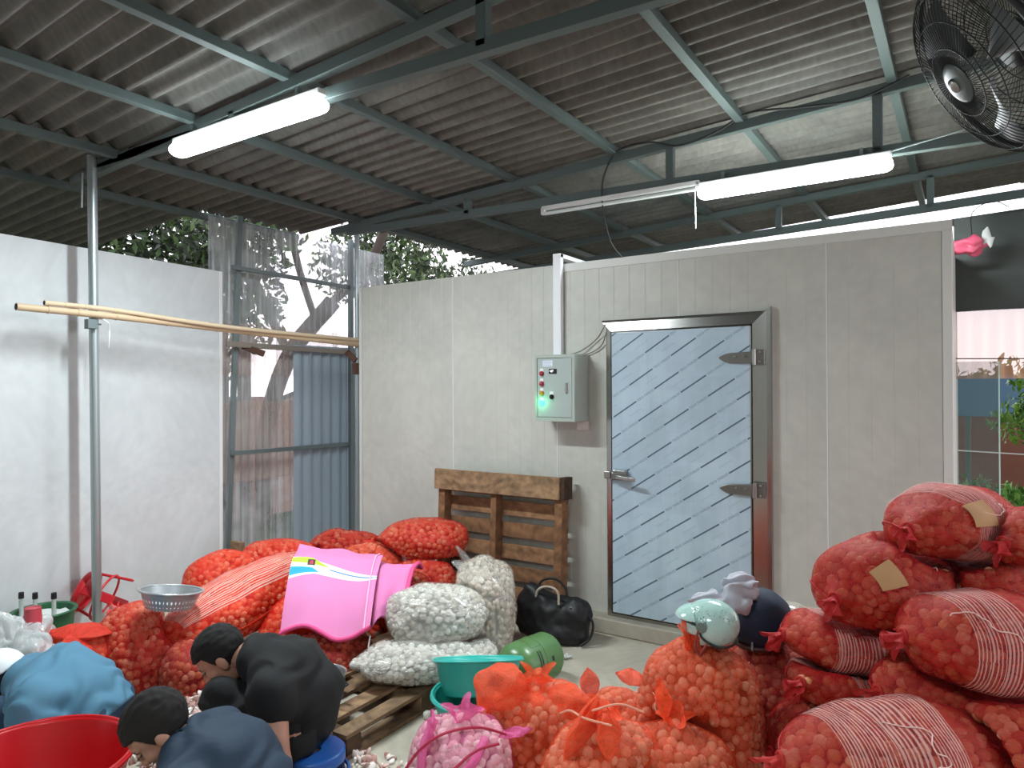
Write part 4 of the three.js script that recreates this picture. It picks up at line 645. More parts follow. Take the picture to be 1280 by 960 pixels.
makePerson({ // navy shirt, nearest
  label: 'person in a navy shirt crouching nearest the camera with a rounded back', at: [-1.93, -0.015, -1.42], turn: turnL + 0.05, curl: 0.6, hem: 0.03,
  joints: { pelvis: [0, 0.23, 0.02], waist: [0, 0.335, 0.02], chest: [0, 0.41, 0.09], c7: [0, 0.47, 0.2], headBase: [0, 0.505, 0.255], hipL: [0.09, 0.22, 0.03], hipR: [-0.09, 0.22, 0.03], knL: [0.2, 0.38, 0.3], knR: [-0.2, 0.38, 0.3], anL: [0.15, 0.08, 0.2], anR: [-0.15, 0.08, 0.2], shL: [0.18, 0.42, 0.16], shR: [-0.18, 0.42, 0.18], elL: [0.26, 0.25, 0.26], elR: [-0.24, 0.28, 0.36], wrL: [0.12, 0.17, 0.42], wrR: [-0.14, 0.24, 0.4] },
  head: [0, 0.53, 0.29], headTurn: [0.9, 0.35, -0.05], shirt: std('#1f3347', 0.75), trousers: std('#20242b', 0.85), shirtLabel: 'navy blue shirt', trouserLabel: 'dark trousers', hair: std('#140f0c', 0.85),
});
makePerson({ // light blue jacket and white cap
  label: 'person in a light blue jacket and white cap bent low behind the red basin', at: [-3.17, -0.01, -1.58], turn: turnL, curl: 0.6, hem: 0.06, long: true, ease: 0.03,
  joints: { pelvis: [0, 0.2, 0.05], waist: [0, 0.28, 0.12], chest: [0, 0.325, 0.21], c7: [0, 0.35, 0.33], headBase: [0, 0.34, 0.4], hipL: [0.09, 0.19, 0.05], hipR: [-0.09, 0.19, 0.05], knL: [0.2, 0.28, 0.36], knR: [-0.2, 0.3, 0.38], anL: [0.18, 0.08, 0.2], anR: [-0.18, 0.08, 0.22], shL: [0.22, 0.335, 0.16], shR: [-0.18, 0.33, 0.29], elL: [0.29, 0.13, 0.1], elR: [-0.22, 0.16, 0.36], wrL: [0.22, 0.09, 0.24], wrR: [-0.12, 0.13, 0.54] },
  head: [0, 0.325, 0.45], headTurn: [0.6, 0.1, 0], shirt: std('#5a8eab', 0.8, { map: dirtTex }), trousers: denim, shirtLabel: 'light blue long-sleeved jacket', trouserLabel: 'blue jeans',
  extra(t, hm) {
    part(t, 'cap', surfaceNet((x, y, z) => Math.max(Math.min(Math.abs(ell(x, y, z, [0, 0.045, -0.012], [0.092, 0.1, 0.108])) - 0.004, Math.max(ell(x, y, z, [0, 0.045, 0.1], [0.08, 0.02, 0.09]), 0.03 - z)), 0.035 - y - 0.12 * z * 0), [-0.12, 0.0, -0.14], [0.12, 0.17, 0.2], 0.005).applyMatrix4(hm), std('#e9edf0', 0.7), 'white cap');
    part(t, 'face_mask', surfaceNet((x, y, z) => Math.max(Math.abs(headField(x, y, z) - 0.006) - 0.003, y + 0.012, -0.085 - y, 0.01 - z), [-0.1, -0.12, -0.02], [0.1, 0.02, 0.14], 0.0045).applyMatrix4(hm), std('#8fbfd6', 0.8), 'pale blue face mask');
  },
});
// ---------- things standing and lying about ----------
const wood = std('#b8977a', 0.8, { map: woodTex }), woodB = std('#a58468', 0.82, { map: woodTex }), woodOld = std('#b8a48c', 0.9, { map: woodTex }), woodOldB = std('#9d8b76', 0.9, { map: woodTex }), woodDark = std('#5a4a3b', 0.9, { map: woodTex });
{ // pallet leaning on the cold-room wall
  const t = thing('wooden_pallet', 'reddish-brown wooden pallet standing upright against the cold-room wall', 'pallet', [-2.8, 0.0, -4.08]); t.rotation.x = -0.045;
  const W = 1.06, H = 1.0;
  [[0.88, 0], [0.745, 1], [0.595, 0], [0.44, 1], [0.29, 0], [0.145, 1]].forEach(([y, k], i) => part(t, 'slat', rbox(W - 0.02, 0.105, 0.02, 0.003, 0, y, -0.055 - (i % 2) * 0.002), k ? wood : woodB));
  [[-W / 2 + 0.03, 0.06], [-0.03, 0.05], [W / 2 - 0.03, 0.06]].forEach(([x, w]) => part(t, 'bearer', rbox(w, H - 0.03, 0.085, 0.004, x, (H - 0.03) / 2, 0), woodB));
  part(t, 'top_board', rbox(W + 0.01, 0.15, 0.028, 0.004, -0.015, H - 0.075, 0.058), woodOld); part(t, 'end_board', rbox(0.045, 0.15, 0.115, 0.004, W / 2, H - 0.075, 0.0), woodDark);
  part(t, 'foot_board', rbox(W, 0.1, 0.02, 0.004, 0, 0.06, 0.054), woodOldB);
}
{ // pallet lying on the floor
  const t = thing('wooden_pallet', 'weathered grey wooden pallet lying flat on the floor under the clear bags', 'pallet', [-2.24, 0, -2.115]); t.rotation.y = 0.02;
  for (let i = 0; i < 7; i++) part(t, 'slat', rbox(0.085 + (i % 3) * 0.008, 0.02, 1.12, 0.003, -0.045 - i * 0.158, 0.1, -0.56 + (i % 2) * 0.012), i % 2 ? woodOld : woodOldB);
  for (let i = 0; i < 3; i++) { part(t, 'bearer', rbox(1.02, 0.07, 0.09, 0.004, -0.51, 0.055, -0.045 - i * 0.5), i ? woodOldB : woodDark); }
  for (let i = 0; i < 3; i++) part(t, 'bottom_board', rbox(0.1, 0.02, 1.1, 0.003, -0.05 - i * 0.46, 0.01, -0.55), woodOldB);
}
solo('wood_block', rbox(0.14, 0.12, 0.04, 0.004, -4.95, 0.31, -3.5), woodOld, 'small pale wooden block end behind the sacks at the clear sheeting', 'wood block');
part(scene.getObjectByName('wood_block'), 'upright', rbox(0.05, 0.28, 0.04, 0.004, -4.95, 0.14, -3.52), woodOldB);
// basins
const basinPts = (r, rb, h, w = 0.006) => [[0.001, 0.006], [rb * 0.9, 0.004], [rb, 0.012], [mix(rb, r, 0.6), h * 0.6], [r - 0.012, h - 0.012], [r - 0.004, h - 0.004], [r + 0.012, h - 0.002], [r + 0.015, h - 0.012], [r + 0.011, h - 0.013], [r + 0.009, h - 0.006], [r, h - 0.01], [r - 0.004, h - 0.02], [mix(rb, r, 0.6) + w, h * 0.6], [rb + w, 0.006], [rb * 0.9, 0], [0.001, 0]];
function basin(label, r, rb, h, p, mat, tilt = [0, 0]) { const t = thing('basin', label, 'basin', p); t.rotation.set(tilt[0], 0, tilt[1]); part(t, 'bowl', lathe(basinPts(r, rb, h), 64), mat); part(t, 'rim', new THREE.TorusGeometry(r + 0.004, 0.008, 10, 64).rotateX(Math.PI / 2).translate(0, h - 0.004, 0), mat); return t; }
const teal = std('#35b3a8', 0.35), redP = std('#c3141c', 0.32);
basin('lower teal plastic basin on the floor, holding another inside it', 0.205, 0.155, 0.165, [-1.955, 0, -2.67], teal);
basin('upper teal plastic basin, nested in another one beside the green cylinder', 0.205, 0.155, 0.165, [-1.945, 0.15, -2.67], teal, [-0.27, 0.19]);
basin('large bright red plastic basin in front of the person in light blue', 0.32, 0.22, 0.31, [-2.755, 0, -1.12], redP);
{ // colander
  const t = thing('colander', 'grey metal colander with a perforated side, tilted on top of the sacks', 'colander', [-3.475, 0.468, -2.05]); t.rotation.set(-0.16, 0, 0.0); t.scale.setScalar(0.92);
  const holes = dataTex(256, (u, v) => { const a = (u * 44) % 1 - 0.5, b = (v * 6) % 1 - 0.5, on = v > 0.12 && v < 0.62 && a * a * 2.2 + b * b < 0.06; return on ? [0, 0, 0] : [1, 1, 1]; }, false);
  const m = std('#a9adb0', 0.42, { metalness: 0.55, side: THREE.DoubleSide, alphaMap: holes, transparent: true });
  part(t, 'bowl', lathe([[0.115, 0], [0.122, 0.004], [0.135, 0.03], [0.155, 0.088], [0.16, 0.098]], 64), m);
  part(t, 'base', lathe([[0.001, 0.002], [0.112, 0], [0.117, 0.003]], 48), std('#9ca0a3', 0.45, { metalness: 0.5, side: THREE.DoubleSide }));
  part(t, 'rim', new THREE.TorusGeometry(0.165, 0.007, 10, 64).rotateX(Math.PI / 2).translate(0, 0.098, 0), std('#b4b8ba', 0.35, { metalness: 0.6 }));
}
{ // green tub with slim tubes
  const t = thing('tub', 'dark green plastic tub by the left wall holding slim dark-capped tubes', 'tub', [-4.6, 0, -1.94]);
  part(t, 'bowl', lathe(basinPts(0.16, 0.12, 0.3), 40), std('#1f5a38', 0.4)); part(t, 'filling', deform(new THREE.CylinderGeometry(0.14, 0.13, 0.04, 24, 1), (v) => { v.y += 0.03 * noise(v.x * 20, v.z * 20); }).translate(0, 0.24, 0), std('#d8dcd8', 0.7), 'crumpled white wrappings');
  const caps = [[-4.695, -1.86, 'leftmost of the three'], [-4.615, -1.9, 'middle of the three'], [-4.52, -1.96, 'rightmost of the three']];
  for (const [x, z, w] of caps) { const g = thing('slim_tube', 'slim clear tube with dark cap standing in green tub, ' + w, 'tube', [x, 0.2, z]); part(g, 'tube', rod([0, 0, 0], [0, 0.175, 0], 0.012, 0.012, 14), std('#b9c4bf', 0.2)); part(g, 'cap', rod([0, 0.17, 0], [0, 0.205, 0], 0.015, 0.014, 14), M.black); }
}
function stoolShape(t, r, h, mat) { // round or square plastic stool, seat at the top
  part(t, 'seat', lathe([[0.03, h - 0.006], [r * 0.9, h], [r, h - 0.012], [r, h - 0.045], [r - 0.008, h - 0.045], [r - 0.01, h - 0.014], [0.03, h - 0.018], [0.03, h - 0.006]], 40), mat);
  for (let i = 0; i < 4; i++) { const a = i * Math.PI / 2 + Math.PI / 4, g = new RoundedBoxGeometry(0.055, h - 0.02, 0.016, 2, 0.006); g.translate(0, -(h - 0.02) / 2, 0).rotateX(-0.16).translate(0, h - 0.02, r - 0.02).rotateY(a); part(t, 'leg', g, mat); }
  part(t, 'ring', new THREE.TorusGeometry(r + 0.012, 0.008, 8, 40).rotateX(Math.PI / 2).translate(0, h * 0.42, 0), mat);
}
{ const t = thing('plastic_stool', 'red round plastic stool tipped on its side by the left post', 'stool', [-4.66, 0.2, -2.42]); stoolShape(t, 0.135, 0.26, std('#c8202a', 0.38)); t.rotation.set(0.35, 0.5, 1.15, 'YXZ'); t.position.y = 0.2; }
{ const t = thing('plastic_stool', 'low blue plastic stool under the person in the black T-shirt', 'stool', [-2.2, 0, -1.9], turnL); stoolShape(t, 0.125, 0.165, std('#2c62b4', 0.38)); }
{ const t = thing('mug', 'small pinkish-red plastic cup upside down behind the blue jacket', 'cup', [-3.96, 0.4, -1.62]); part(t, 'cup', lathe([[0.001, 0.1], [0.033, 0.1], [0.037, 0.096], [0.044, 0.006], [0.046, 0], [0.042, 0], [0.034, 0.09], [0.001, 0.094]], 32), std('#b8404c', 0.4)); part(t, 'base_ring', new THREE.TorusGeometry(0.033, 0.004, 8, 30).rotateX(Math.PI / 2).translate(0, 0.1, 0), std('#b8404c', 0.4)); }
{ // bundle of clear plastic
  const t = thing('plastic_bag', 'crumpled clear plastic bag bundle at the left edge behind the white cap', 'plastic bag', [-3.99, 0.25, -1.5]);
  part(t, 'film', deform(new THREE.IcosahedronGeometry(0.22, 24), (v) => { const k = 1 + 0.35 * noise(v.x * 7, v.y * 7, v.z * 7) + 0.25 * Math.abs(noise(v.x * 16, v.y * 16, v.z * 16)); v.multiplyScalar(k); v.y *= 1.1; v.x *= 0.95; }), phys('#dfe2e2', 0.18, { transparent: true, opacity: 0.6, clearcoat: 1, clearcoatRoughness: 0.1, side: THREE.DoubleSide }));
  part(t, 'contents', deform(new THREE.IcosahedronGeometry(0.17, 12), (v) => { v.multiplyScalar(1 + 0.3 * noise(v.x * 6, v.y * 6, v.z * 6)); }), std('#8d9292', 0.8));
}
{ // gas cylinder on its side
  const t = thing('gas_cylinder', 'green refrigerant gas cylinder lying on its side on the floor', 'gas cylinder', [-1.985, 0.126, -3.2]); const ax = V(-0.2, 0, 0.98).normalize(); t.quaternion.setFromUnitVectors(V(0, 1, 0), ax);
  t.scale.setScalar(1.04); const gm = std('#567d4b', 0.3), dk = std('#23301f', 0.6);
  part(t, 'body', lathe([[0.001, -0.165], [0.07, -0.162], [0.105, -0.148], [0.12, -0.12], [0.12, 0.08], [0.115, 0.115], [0.098, 0.148], [0.07, 0.168], [0.04, 0.178], [0.02, 0.18], [0.001, 0.18]], 56), gm);
  part(t, 'seam', new THREE.TorusGeometry(0.1205, 0.003, 8, 56).rotateX(Math.PI / 2).translate(0, -0.01, 0), gm);
  part(t, 'valve', merge([rod([0, 0.17, 0], [0, 0.225, 0], 0.016, 0.014, 16), rod([0.0, 0.2, 0], [0.045, 0.2, 0], 0.009, 0.009, 12)]), M.stainless);
  part(t, 'handle', merge([tube([[-0.055, 0.16, -0.03], [-0.065, 0.23, -0.03], [0, 0.25, -0.045], [0.065, 0.23, -0.03], [0.055, 0.16, -0.03]], 0.006, 40, 8)]), gm);
  const band = (y0, y1, a0, a1, name) => part(t, name, gridGeo((u, v, p) => { const a = mix(a0, a1, u); p.set(0.1212 * Math.cos(a), mix(y0, y1, v), 0.1212 * Math.sin(a)); }, 24, 2), dk);
  for (const [y0, y1, a0, a1] of [[-0.012, -0.009, 0, 2.2], [0.06, 0.062, 0, 2.2], [-0.012, 0.06, 0, 0.012], [-0.012, 0.06, 2.2, 2.212], [0.02, 0.028, 2.4, 3.3], [0.036, 0.044, 2.4, 3.3], [-0.06, -0.045, 2.8, 3.0]]) for (const q of [0.2, 3.3]) band(y0, y1, a0 + q, a1 + q, 'printed_line');
}
{ // black handbag
  const t = thing('handbag', 'slouching black handbag with pale handle against the foot of the wall', 'bag', [-2.22, 0, -3.86], 0.25), bm = std('#0e0f12', 0.55);
  const F = (x, y, z) => { let d = ell(x, y, z, [0, 0.13, 0], [0.235, 0.165, 0.105]); d = smin(d, ell(x, y, z, [0.17, 0.2, 0.02], [0.075, 0.07, 0.06]), 0.06); d = smin(d, ell(x, y, z, [-0.15, 0.24, 0.0], [0.08, 0.09, 0.05]), 0.06); d = smin(d, ell(x, y, z, [0, 0.06, 0.02], [0.22, 0.07, 0.11]), 0.05); return Math.max(d + 0.022 * noise(x * 7, y * 7, z * 7) + 0.007 * noise(x * 20, y * 20, z * 20), 0.004 - y); };
  part(t, 'body', surfaceNet(F, [-0.33, -0.02, -0.18], [0.33, 0.36, 0.2], 0.009), bm);
  part(t, 'handle', tube([[-0.1, 0.26, 0.06], [-0.075, 0.33, 0.075], [-0.01, 0.355, 0.08], [0.05, 0.33, 0.08], [0.06, 0.25, 0.085]], 0.0075, 40, 8), std('#b5aa98', 0.5), 'pale cord handle');
  part(t, 'handle', tube([[-0.12, 0.27, -0.03], [-0.09, 0.35, -0.05], [0, 0.37, -0.05], [0.07, 0.32, -0.04], [0.09, 0.25, -0.02]], 0.008, 40, 8), bm);
  part(t, 'strap', tube([[0.2, 0.22, 0.04], [0.27, 0.15, 0.06], [0.255, 0.06, 0.08], [0.2, 0.015, 0.1]], 0.008, 30, 8), bm);
  part(t, 'buckle', new THREE.TorusGeometry(0.012, 0.003, 8, 20).translate(0.14, 0.23, 0.09), M.stainless);
  solo('floor_scrap', deform(new THREE.SphereGeometry(0.025, 14, 10), (v) => { const k = 1 + 1.2 * noise(v.x * 60, v.y * 60, v.z * 60); v.multiplyScalar(k); v.y *= 0.5; }).translate(-2.0, 0.012, -3.62), std('#d5d8d6', 0.4), 'crumpled bit of white wrapper on the floor beside the handbag', 'wrapper');
}
{ // mint helmet, navy covered helmet, crumpled cloth, clear visor dome
  const t = thing('helmet', 'glossy mint green motorcycle helmet on the tall coral sack', 'helmet', [-0.82, 0.71, -2.6]), mint = phys('#b5d8d0', 0.18, { clearcoat: 1, clearcoatRoughness: 0.05 });
  t.rotation.set(0.1, turnL - 0.15, 0.0); t.scale.setScalar(0.8);
  const shell = (cut, zc) => (x, y, z) => Math.max(Math.abs(ell(x, y, z, [0, 0, -0.005], [0.105, 0.112, 0.13])) - 0.004, cut - y - 0.35 * Math.max(0, zc - z));
  part(t, 'shell', surfaceNet((x, y, z) => Math.max(Math.abs(ell(x, y, z, [0, 0, -0.005], [0.107, 0.112, 0.13])) - 0.0045, -0.07 - y - 0.0, Math.min(z - 0.055, -0.02 - y + 0.4 * (0.05 - z) * 0) < 0 ? -1 : Math.min(z - 0.055, 0.035 - y)), [-0.13, -0.1, -0.155], [0.13, 0.135, 0.15], 0.0065), mint);
  part(t, 'peak', surfaceNet((x, y, z) => Math.max(Math.abs(ell(x, y, z, [0, 0.03, 0.05], [0.098, 0.06, 0.105])) - 0.004, 0.045 - y + 0.0, 0.07 - z), [-0.12, 0.02, 0.04], [0.12, 0.12, 0.21], 0.006), mint);
  part(t, 'edge_trim', tube([[0.1, -0.068, -0.03], [0.107, -0.02, 0.045], [0.1, 0.03, 0.062], [0.06, 0.045, 0.112], [0, 0.048, 0.125], [-0.06, 0.045, 0.112], [-0.1, 0.03, 0.062], [-0.107, -0.02, 0.045], [-0.1, -0.068, -0.03], [-0.06, -0.072, -0.1], [0, -0.072, -0.122], [0.06, -0.072, -0.1]], 0.006, 120, 7, true), std('#2e3a38', 0.6));
  part(t, 'side_button', merge([rod([0.098, 0.03, 0.045], [0.116, 0.032, 0.047], 0.026, 0.024, 24), rod([0.114, 0.032, 0.047], [0.121, 0.033, 0.048], 0.012, 0.011, 18)]), std('#6d7f7a', 0.35));
  part(t, 'chin_strap', merge([tube([[0.112, 0.02, 0.06], [0.118, -0.03, 0.075], [0.112, -0.085, 0.07], [0.1, -0.105, 0.05]], 0.005, 24, 7), tube([[0.112, -0.04, 0.02], [0.114, -0.075, 0.045], [0.108, -0.105, 0.06]], 0.005, 20, 7)]), std('#8a3a34', 0.7), 'dark red chin strap');
  const n = thing('helmet', 'dark navy fabric-covered helmet with a brown rim, beside the mint one', 'helmet', [-0.735, 0.645, -2.98]); n.rotation.set(0.25, turnL, -0.2);
  part(n, 'cover', surfaceNet((x, y, z) => Math.max(ell(x, y, z, [0, 0, 0], [0.118, 0.118, 0.135]) + 0.006 * noise(x * 14, y * 14, z * 14), -0.075 - y), [-0.145, -0.1, -0.16], [0.145, 0.145, 0.16], 0.008), std('#16243a', 0.75), 'navy fabric cover');
  part(n, 'rim', tube(Array.from({ length: 16 }, (_, i) => { const a = i / 16 * 6.2832; return [0.1 * Math.cos(a), -0.078, 0.115 * Math.sin(a)]; }), 0.012, 64, 8, true), std('#4a2320', 0.5), 'brown rim');
  part(n, 'buttons', merge([new THREE.SphereGeometry(0.009, 10, 8).translate(0.02, 0.118, 0.02), rbox(0.012, 0.045, 0.006, 0.002, 0.1, -0.05, 0.06)]), std('#9aa3a8', 0.4));
  const c = thing('cloth', 'crumpled pale grey cloth draped between the two helmets', 'cloth', [-0.8, 0.775, -2.83]); c.rotation.set(0, turnL, 0);
  part(c, 'fabric', surfaceNet((x, y, z) => { let d = ell(x, y, z, [0, 0.01, -0.035], [0.06, 0.062, 0.065]); d = smin(d, ell(x, y, z, [0, -0.03, 0.07], [0.045, 0.03, 0.085]), 0.03); d = smin(d, ell(x, y, z, [0.03, -0.045, -0.02], [0.04, 0.045, 0.05]), 0.02); return d + 0.018 * noise(x * 22, y * 22, z * 22) + 0.01 * Math.sin(70 * (y + z * 0.5) + 9 * noise(x * 12, y * 12, z * 12)); }, [-0.11, -0.12, -0.13], [0.11, 0.11, 0.19], 0.0055), std('#b9b8c2', 0.85));
  const v = thing('clear_visor', 'rounded clear plastic visor half hidden behind the navy helmet', 'visor', [-0.655, 0.545, -3.22]);
  part(v, 'dome', new THREE.SphereGeometry(0.115, 36, 20, 0, Math.PI * 2, 0, Math.PI * 0.62), phys('#d6d4c6', 0.15, { transparent: true, opacity: 0.42, side: THREE.DoubleSide, clearcoat: 1 })); part(v, 'edge', new THREE.TorusGeometry(0.107, 0.005, 8, 40).rotateX(Math.PI / 2).translate(0, -0.042, 0), std('#8b887c', 0.5));
}
{ // metal pot by the pallet
  const t = thing('pot', 'small dented silver metal pot behind the back of the black T-shirt', 'pot', [-2.6, 0.112, -2.3]); const pm = std('#b9bcbc', 0.3, { metalness: 0.85, side: THREE.DoubleSide });
  part(t, 'bowl', lathe([[0.001, 0.004], [0.085, 0], [0.1, 0.01], [0.108, 0.12], [0.116, 0.125], [0.104, 0.118], [0.094, 0.014], [0.001, 0.01]], 40), pm); part(t, 'handle', tube([[0.1, 0.09, -0.03], [0.15, 0.1, -0.02], [0.155, 0.1, 0.02], [0.1, 0.09, 0.03]], 0.006, 24, 8), M.black);
}
{ // bamboo poles on the posts, tie strings
  const bam = std('#c9b191', 0.6), bam2 = std('#cfba9c', 0.6);
  const pole = (pts, r, label, m) => { const t = thing('bamboo_pole', label, 'bamboo pole', [0, 0, 0]); part(t, 'stem', tube(pts, r, 60, 12), m); const cv = new THREE.CatmullRomCurve3(pts.map((p) => V(...p))); for (let i = 1; i < 8; i++) { const p = cv.getPoint(i / 8), d = cv.getTangent(i / 8), g = new THREE.TorusGeometry(r, r * 0.16, 6, 16); g.applyQuaternion(new THREE.Quaternion().setFromUnitVectors(V(0, 0, 1), d)); part(t, 'node', g.translate(p.x, p.y, p.z), m); } const e = pts[0], d = cv.getTangent(0); part(t, 'hollow_end', rod([e[0] - d.x * 0.002, e[1] - d.y * 0.002, e[2] - d.z * 0.002], [e[0] + d.x * 0.01, e[1] + d.y * 0.01, e[2] + d.z * 0.01], r * 0.75, r * 0.75, 14), M.rubber); };
  pole([[-4.585, 2.083, -1.79], [-4.585, 2.075, -2.25], [-4.575, 2.04, -3.2], [-4.5, 1.99, -4.48]], 0.0215, 'thicker bamboo pole reaching furthest left across the steel post', bam);
  pole([[-4.57, 2.118, -1.93], [-4.575, 2.115, -2.25], [-4.54, 2.06, -3.1], [-4.49, 2.03, -4.5]], 0.0155, 'thinner bamboo pole lying on top of the thicker one', bam2);
  solo('pole_bracket', merge([rbox(0.05, 0.06, 0.06, 0.004, -4.615, 2.015, -2.215), new THREE.TorusGeometry(0.033, 0.004, 8, 24).rotateX(Math.PI / 2).translate(-4.65, 2.02, -2.255)]), M.galvDull, 'small grey clamp holding the bamboo on the steel post', 'clamp');
  solo('white_string', tube([[-4.61, 2.06, -2.24], [-4.58, 2.03, -2.3], [-4.6, 1.98, -2.32], [-4.585, 1.92, -2.31], [-4.6, 1.87, -2.315]], 0.004, 40, 6), M.white, 'knotted white string hanging under the bamboo at the steel post', 'string');
  solo('tie_wire', rod([-4.69, 2.98, -2.2], [-4.70, 2.76, -2.2], 0.006, 0.006, 8), M.galv, 'short metal strip hanging beside the top of the steel post', 'strip');
}
{ // pink empty sacks draped over the pile
  const t = thing('empty_sack', 'folded empty pink net sacks with a printed stripe, draped over the left pile', 'empty sack');
  const tex = canvasTex(512, 512, (c) => { c.fillStyle = '#dd7db2'; c.fillRect(0, 0, 512, 512); for (let i = 0; i < 512; i += 3) { c.fillStyle = `rgba(255,255,255,${0.04 + 0.06 * ((i / 3) % 2)})`; c.fillRect(0, i, 512, 1); c.fillRect(i, 0, 1, 512); }
    c.fillStyle = '#ffffff'; c.beginPath(); c.moveTo(0, 190); c.lineTo(150, 230); c.lineTo(512, 300); c.lineTo(512, 320); c.lineTo(150, 300); c.lineTo(0, 320); c.fill();
    c.fillStyle = '#b4cf3e'; c.beginPath(); c.moveTo(0, 196); c.lineTo(120, 214); c.lineTo(230, 262); c.lineTo(110, 250); c.lineTo(0, 236); c.fill(); c.fillStyle = '#2aa3c8'; c.beginPath(); c.moveTo(0, 262); c.lineTo(130, 270); c.lineTo(170, 290); c.lineTo(0, 306); c.fill(); c.fillStyle = '#4b3a3a'; c.fillRect(96, 224, 44, 34); c.fillStyle = '#c23b4a'; c.fillRect(110, 232, 18, 20);
    c.strokeStyle = '#5a7fc0'; c.lineWidth = 6; c.beginPath(); c.moveTo(230, 272); c.lineTo(512, 310); c.stroke(); });
  const A = [V(-3.515, 0.60, -2.93), V(-3.10, 0.53, -3.26), V(-3.06, 0.27, -2.42), V(-2.66, 0.27, -2.68)]; // back left, back right, front left, front right
  const sheet = (P, off, amp) => (u, v, p) => { const x = u, y = v; p.copy(P[0]).multiplyScalar((1 - x) * (1 - y)).addScaledVector(P[1], x * (1 - y)).addScaledVector(P[2], (1 - x) * y).addScaledVector(P[3], x * y); p.y += 0.13 * Math.sin(y * Math.PI * 0.92) * (0.9 + 0.1 * x) + amp * noise(x * 3, y * 3, 2) + 0.03 * Math.sin(x * 6.5) * y * y + off; return p; };
  const pm = std('#ffffff', 0.8, { map: tex, side: THREE.DoubleSide }), plain = std('#dd7db2', 0.8, { side: THREE.DoubleSide }), hemM = std('#e8508c', 0.75, { side: THREE.DoubleSide });
  const thick = (f, nu, nv) => { const g1 = gridGeo(f, nu, nv), g2 = gridGeo((u, v, p) => { f(u, v, p); p.y -= 0.009; p.x -= 0.004; }, nu, nv); const uv = g1.attributes.uv; for (let i = 0; i < uv.count; i++) { uv.setY(i, 1 - uv.getY(i)); } return merge([g1, g2]); };
  const f1 = sheet(A, 0.02, 0.03); part(t, 'front_sack', thick(f1, 40, 40), pm, 'pink netting with a white, green and blue printed stripe');
  const hem = []; for (let i = 0; i <= 30; i++) { const w = f1(i / 30, 1, V(0, 0, 0)); hem.push([w.x, w.y - 0.004, w.z]); } part(t, 'hem', tube(hem, 0.012, 90, 8), hemM, 'darker pink rolled hem');
  const side = []; for (let i = 0; i <= 30; i++) { const w = f1(0.93, i / 30, V(0, 0, 0)); side.push([w.x, w.y + 0.006, w.z]); } part(t, 'seam', tube(side, 0.005, 60, 6), std('#f7b7d8', 0.7));
  const B = [V(-3.12, 0.5, -3.24), V(-2.9, 0.47, -3.38), V(-2.69, 0.29, -2.72), V(-2.66, 0.34, -2.95)], f2 = sheet(B, 0.0, 0.02); part(t, 'back_sack', thick(f2, 24, 24), plain, 'plain pink netting folded behind'); 
  const h2 = []; for (let i = 0; i <= 20; i++) { const w = f2(1, i / 20, V(0, 0, 0)); h2.push([w.x, w.y, w.z]); } part(t, 'hem', tube(h2, 0.012, 60, 8), hemM);
  part(t, 'tie_string', tube([[-2.66, 0.29, -2.68], [-2.65, 0.22, -2.66], [-2.62, 0.2, -2.66], [-2.61, 0.24, -2.67]], 0.004, 24, 6), M.white);
}
{ // garlic peel litter and loose bulbs
  const chip = deform(new THREE.SphereGeometry(1, 7, 5), (v) => { v.y *= 0.45; v.x *= 1.3; }), heap = (name, label, c, r, h, n, seed) => { const q = rng(seed), im = new THREE.InstancedMesh(chip, std('#ffffff', 0.7), n), d = new THREE.Object3D(), k = new THREE.Color(); for (let i = 0; i < n; i++) { const a = q() * 6.283, R = r * Math.sqrt(q()), y = h * (1 - (R / r) ** 2) * q(); d.position.set(c[0] + R * Math.cos(a), 0.008 + y, c[1] + R * Math.sin(a)); d.rotation.set(q() * 6, q() * 6, q() * 6); d.scale.setScalar(0.008 + 0.012 * q()); d.updateMatrix(); im.setMatrixAt(i, d.matrix); im.setColorAt(i, k.set(['#e8ddd6', '#d9b7ae', '#f2ece6', '#b98a80'][Math.floor(q() * 4)])); } im.name = numbered(name); scene.add(im); meta(im, label, 'peelings', null, 'stuff'); };
  heap('garlic_peelings', 'heap of white and pinkish garlic cloves and peelings between the crouching people', [-2.93, -1.86], 0.26, 0.2, 900, 5);
  heap('garlic_peelings', 'scattered garlic peelings on the floor around the blue stool', [-2.1, -1.95], 0.3, 0.02, 260, 6);
  heap('garlic_peelings', 'scattered garlic peelings on the floor left of the navy shirt', [-2.55, -1.25], 0.3, 0.05, 300, 7);
  [[-2.2, -2.6, 'nearest the pallet'], [-2.165, -2.63, 'middle of the three'], [-2.125, -2.72, 'with a long stalk']].forEach(([x, z, w], i) => { const g = thing('loose_garlic', 'single loose garlic bulb on the floor by the teal basins, ' + w, 'garlic bulb', [x, 0.02, z]); const b = part(g, 'bulb', bulbGeos[i], bulbMats.clear[i]); b.scale.setScalar(0.023); b.rotation.z = 1.2; if (i === 2) part(g, 'stalk', rod([0.02, 0.005, 0], [0.11, 0.0, 0.02], 0.005, 0.003, 8), bulbMats.brown[1]); });
}
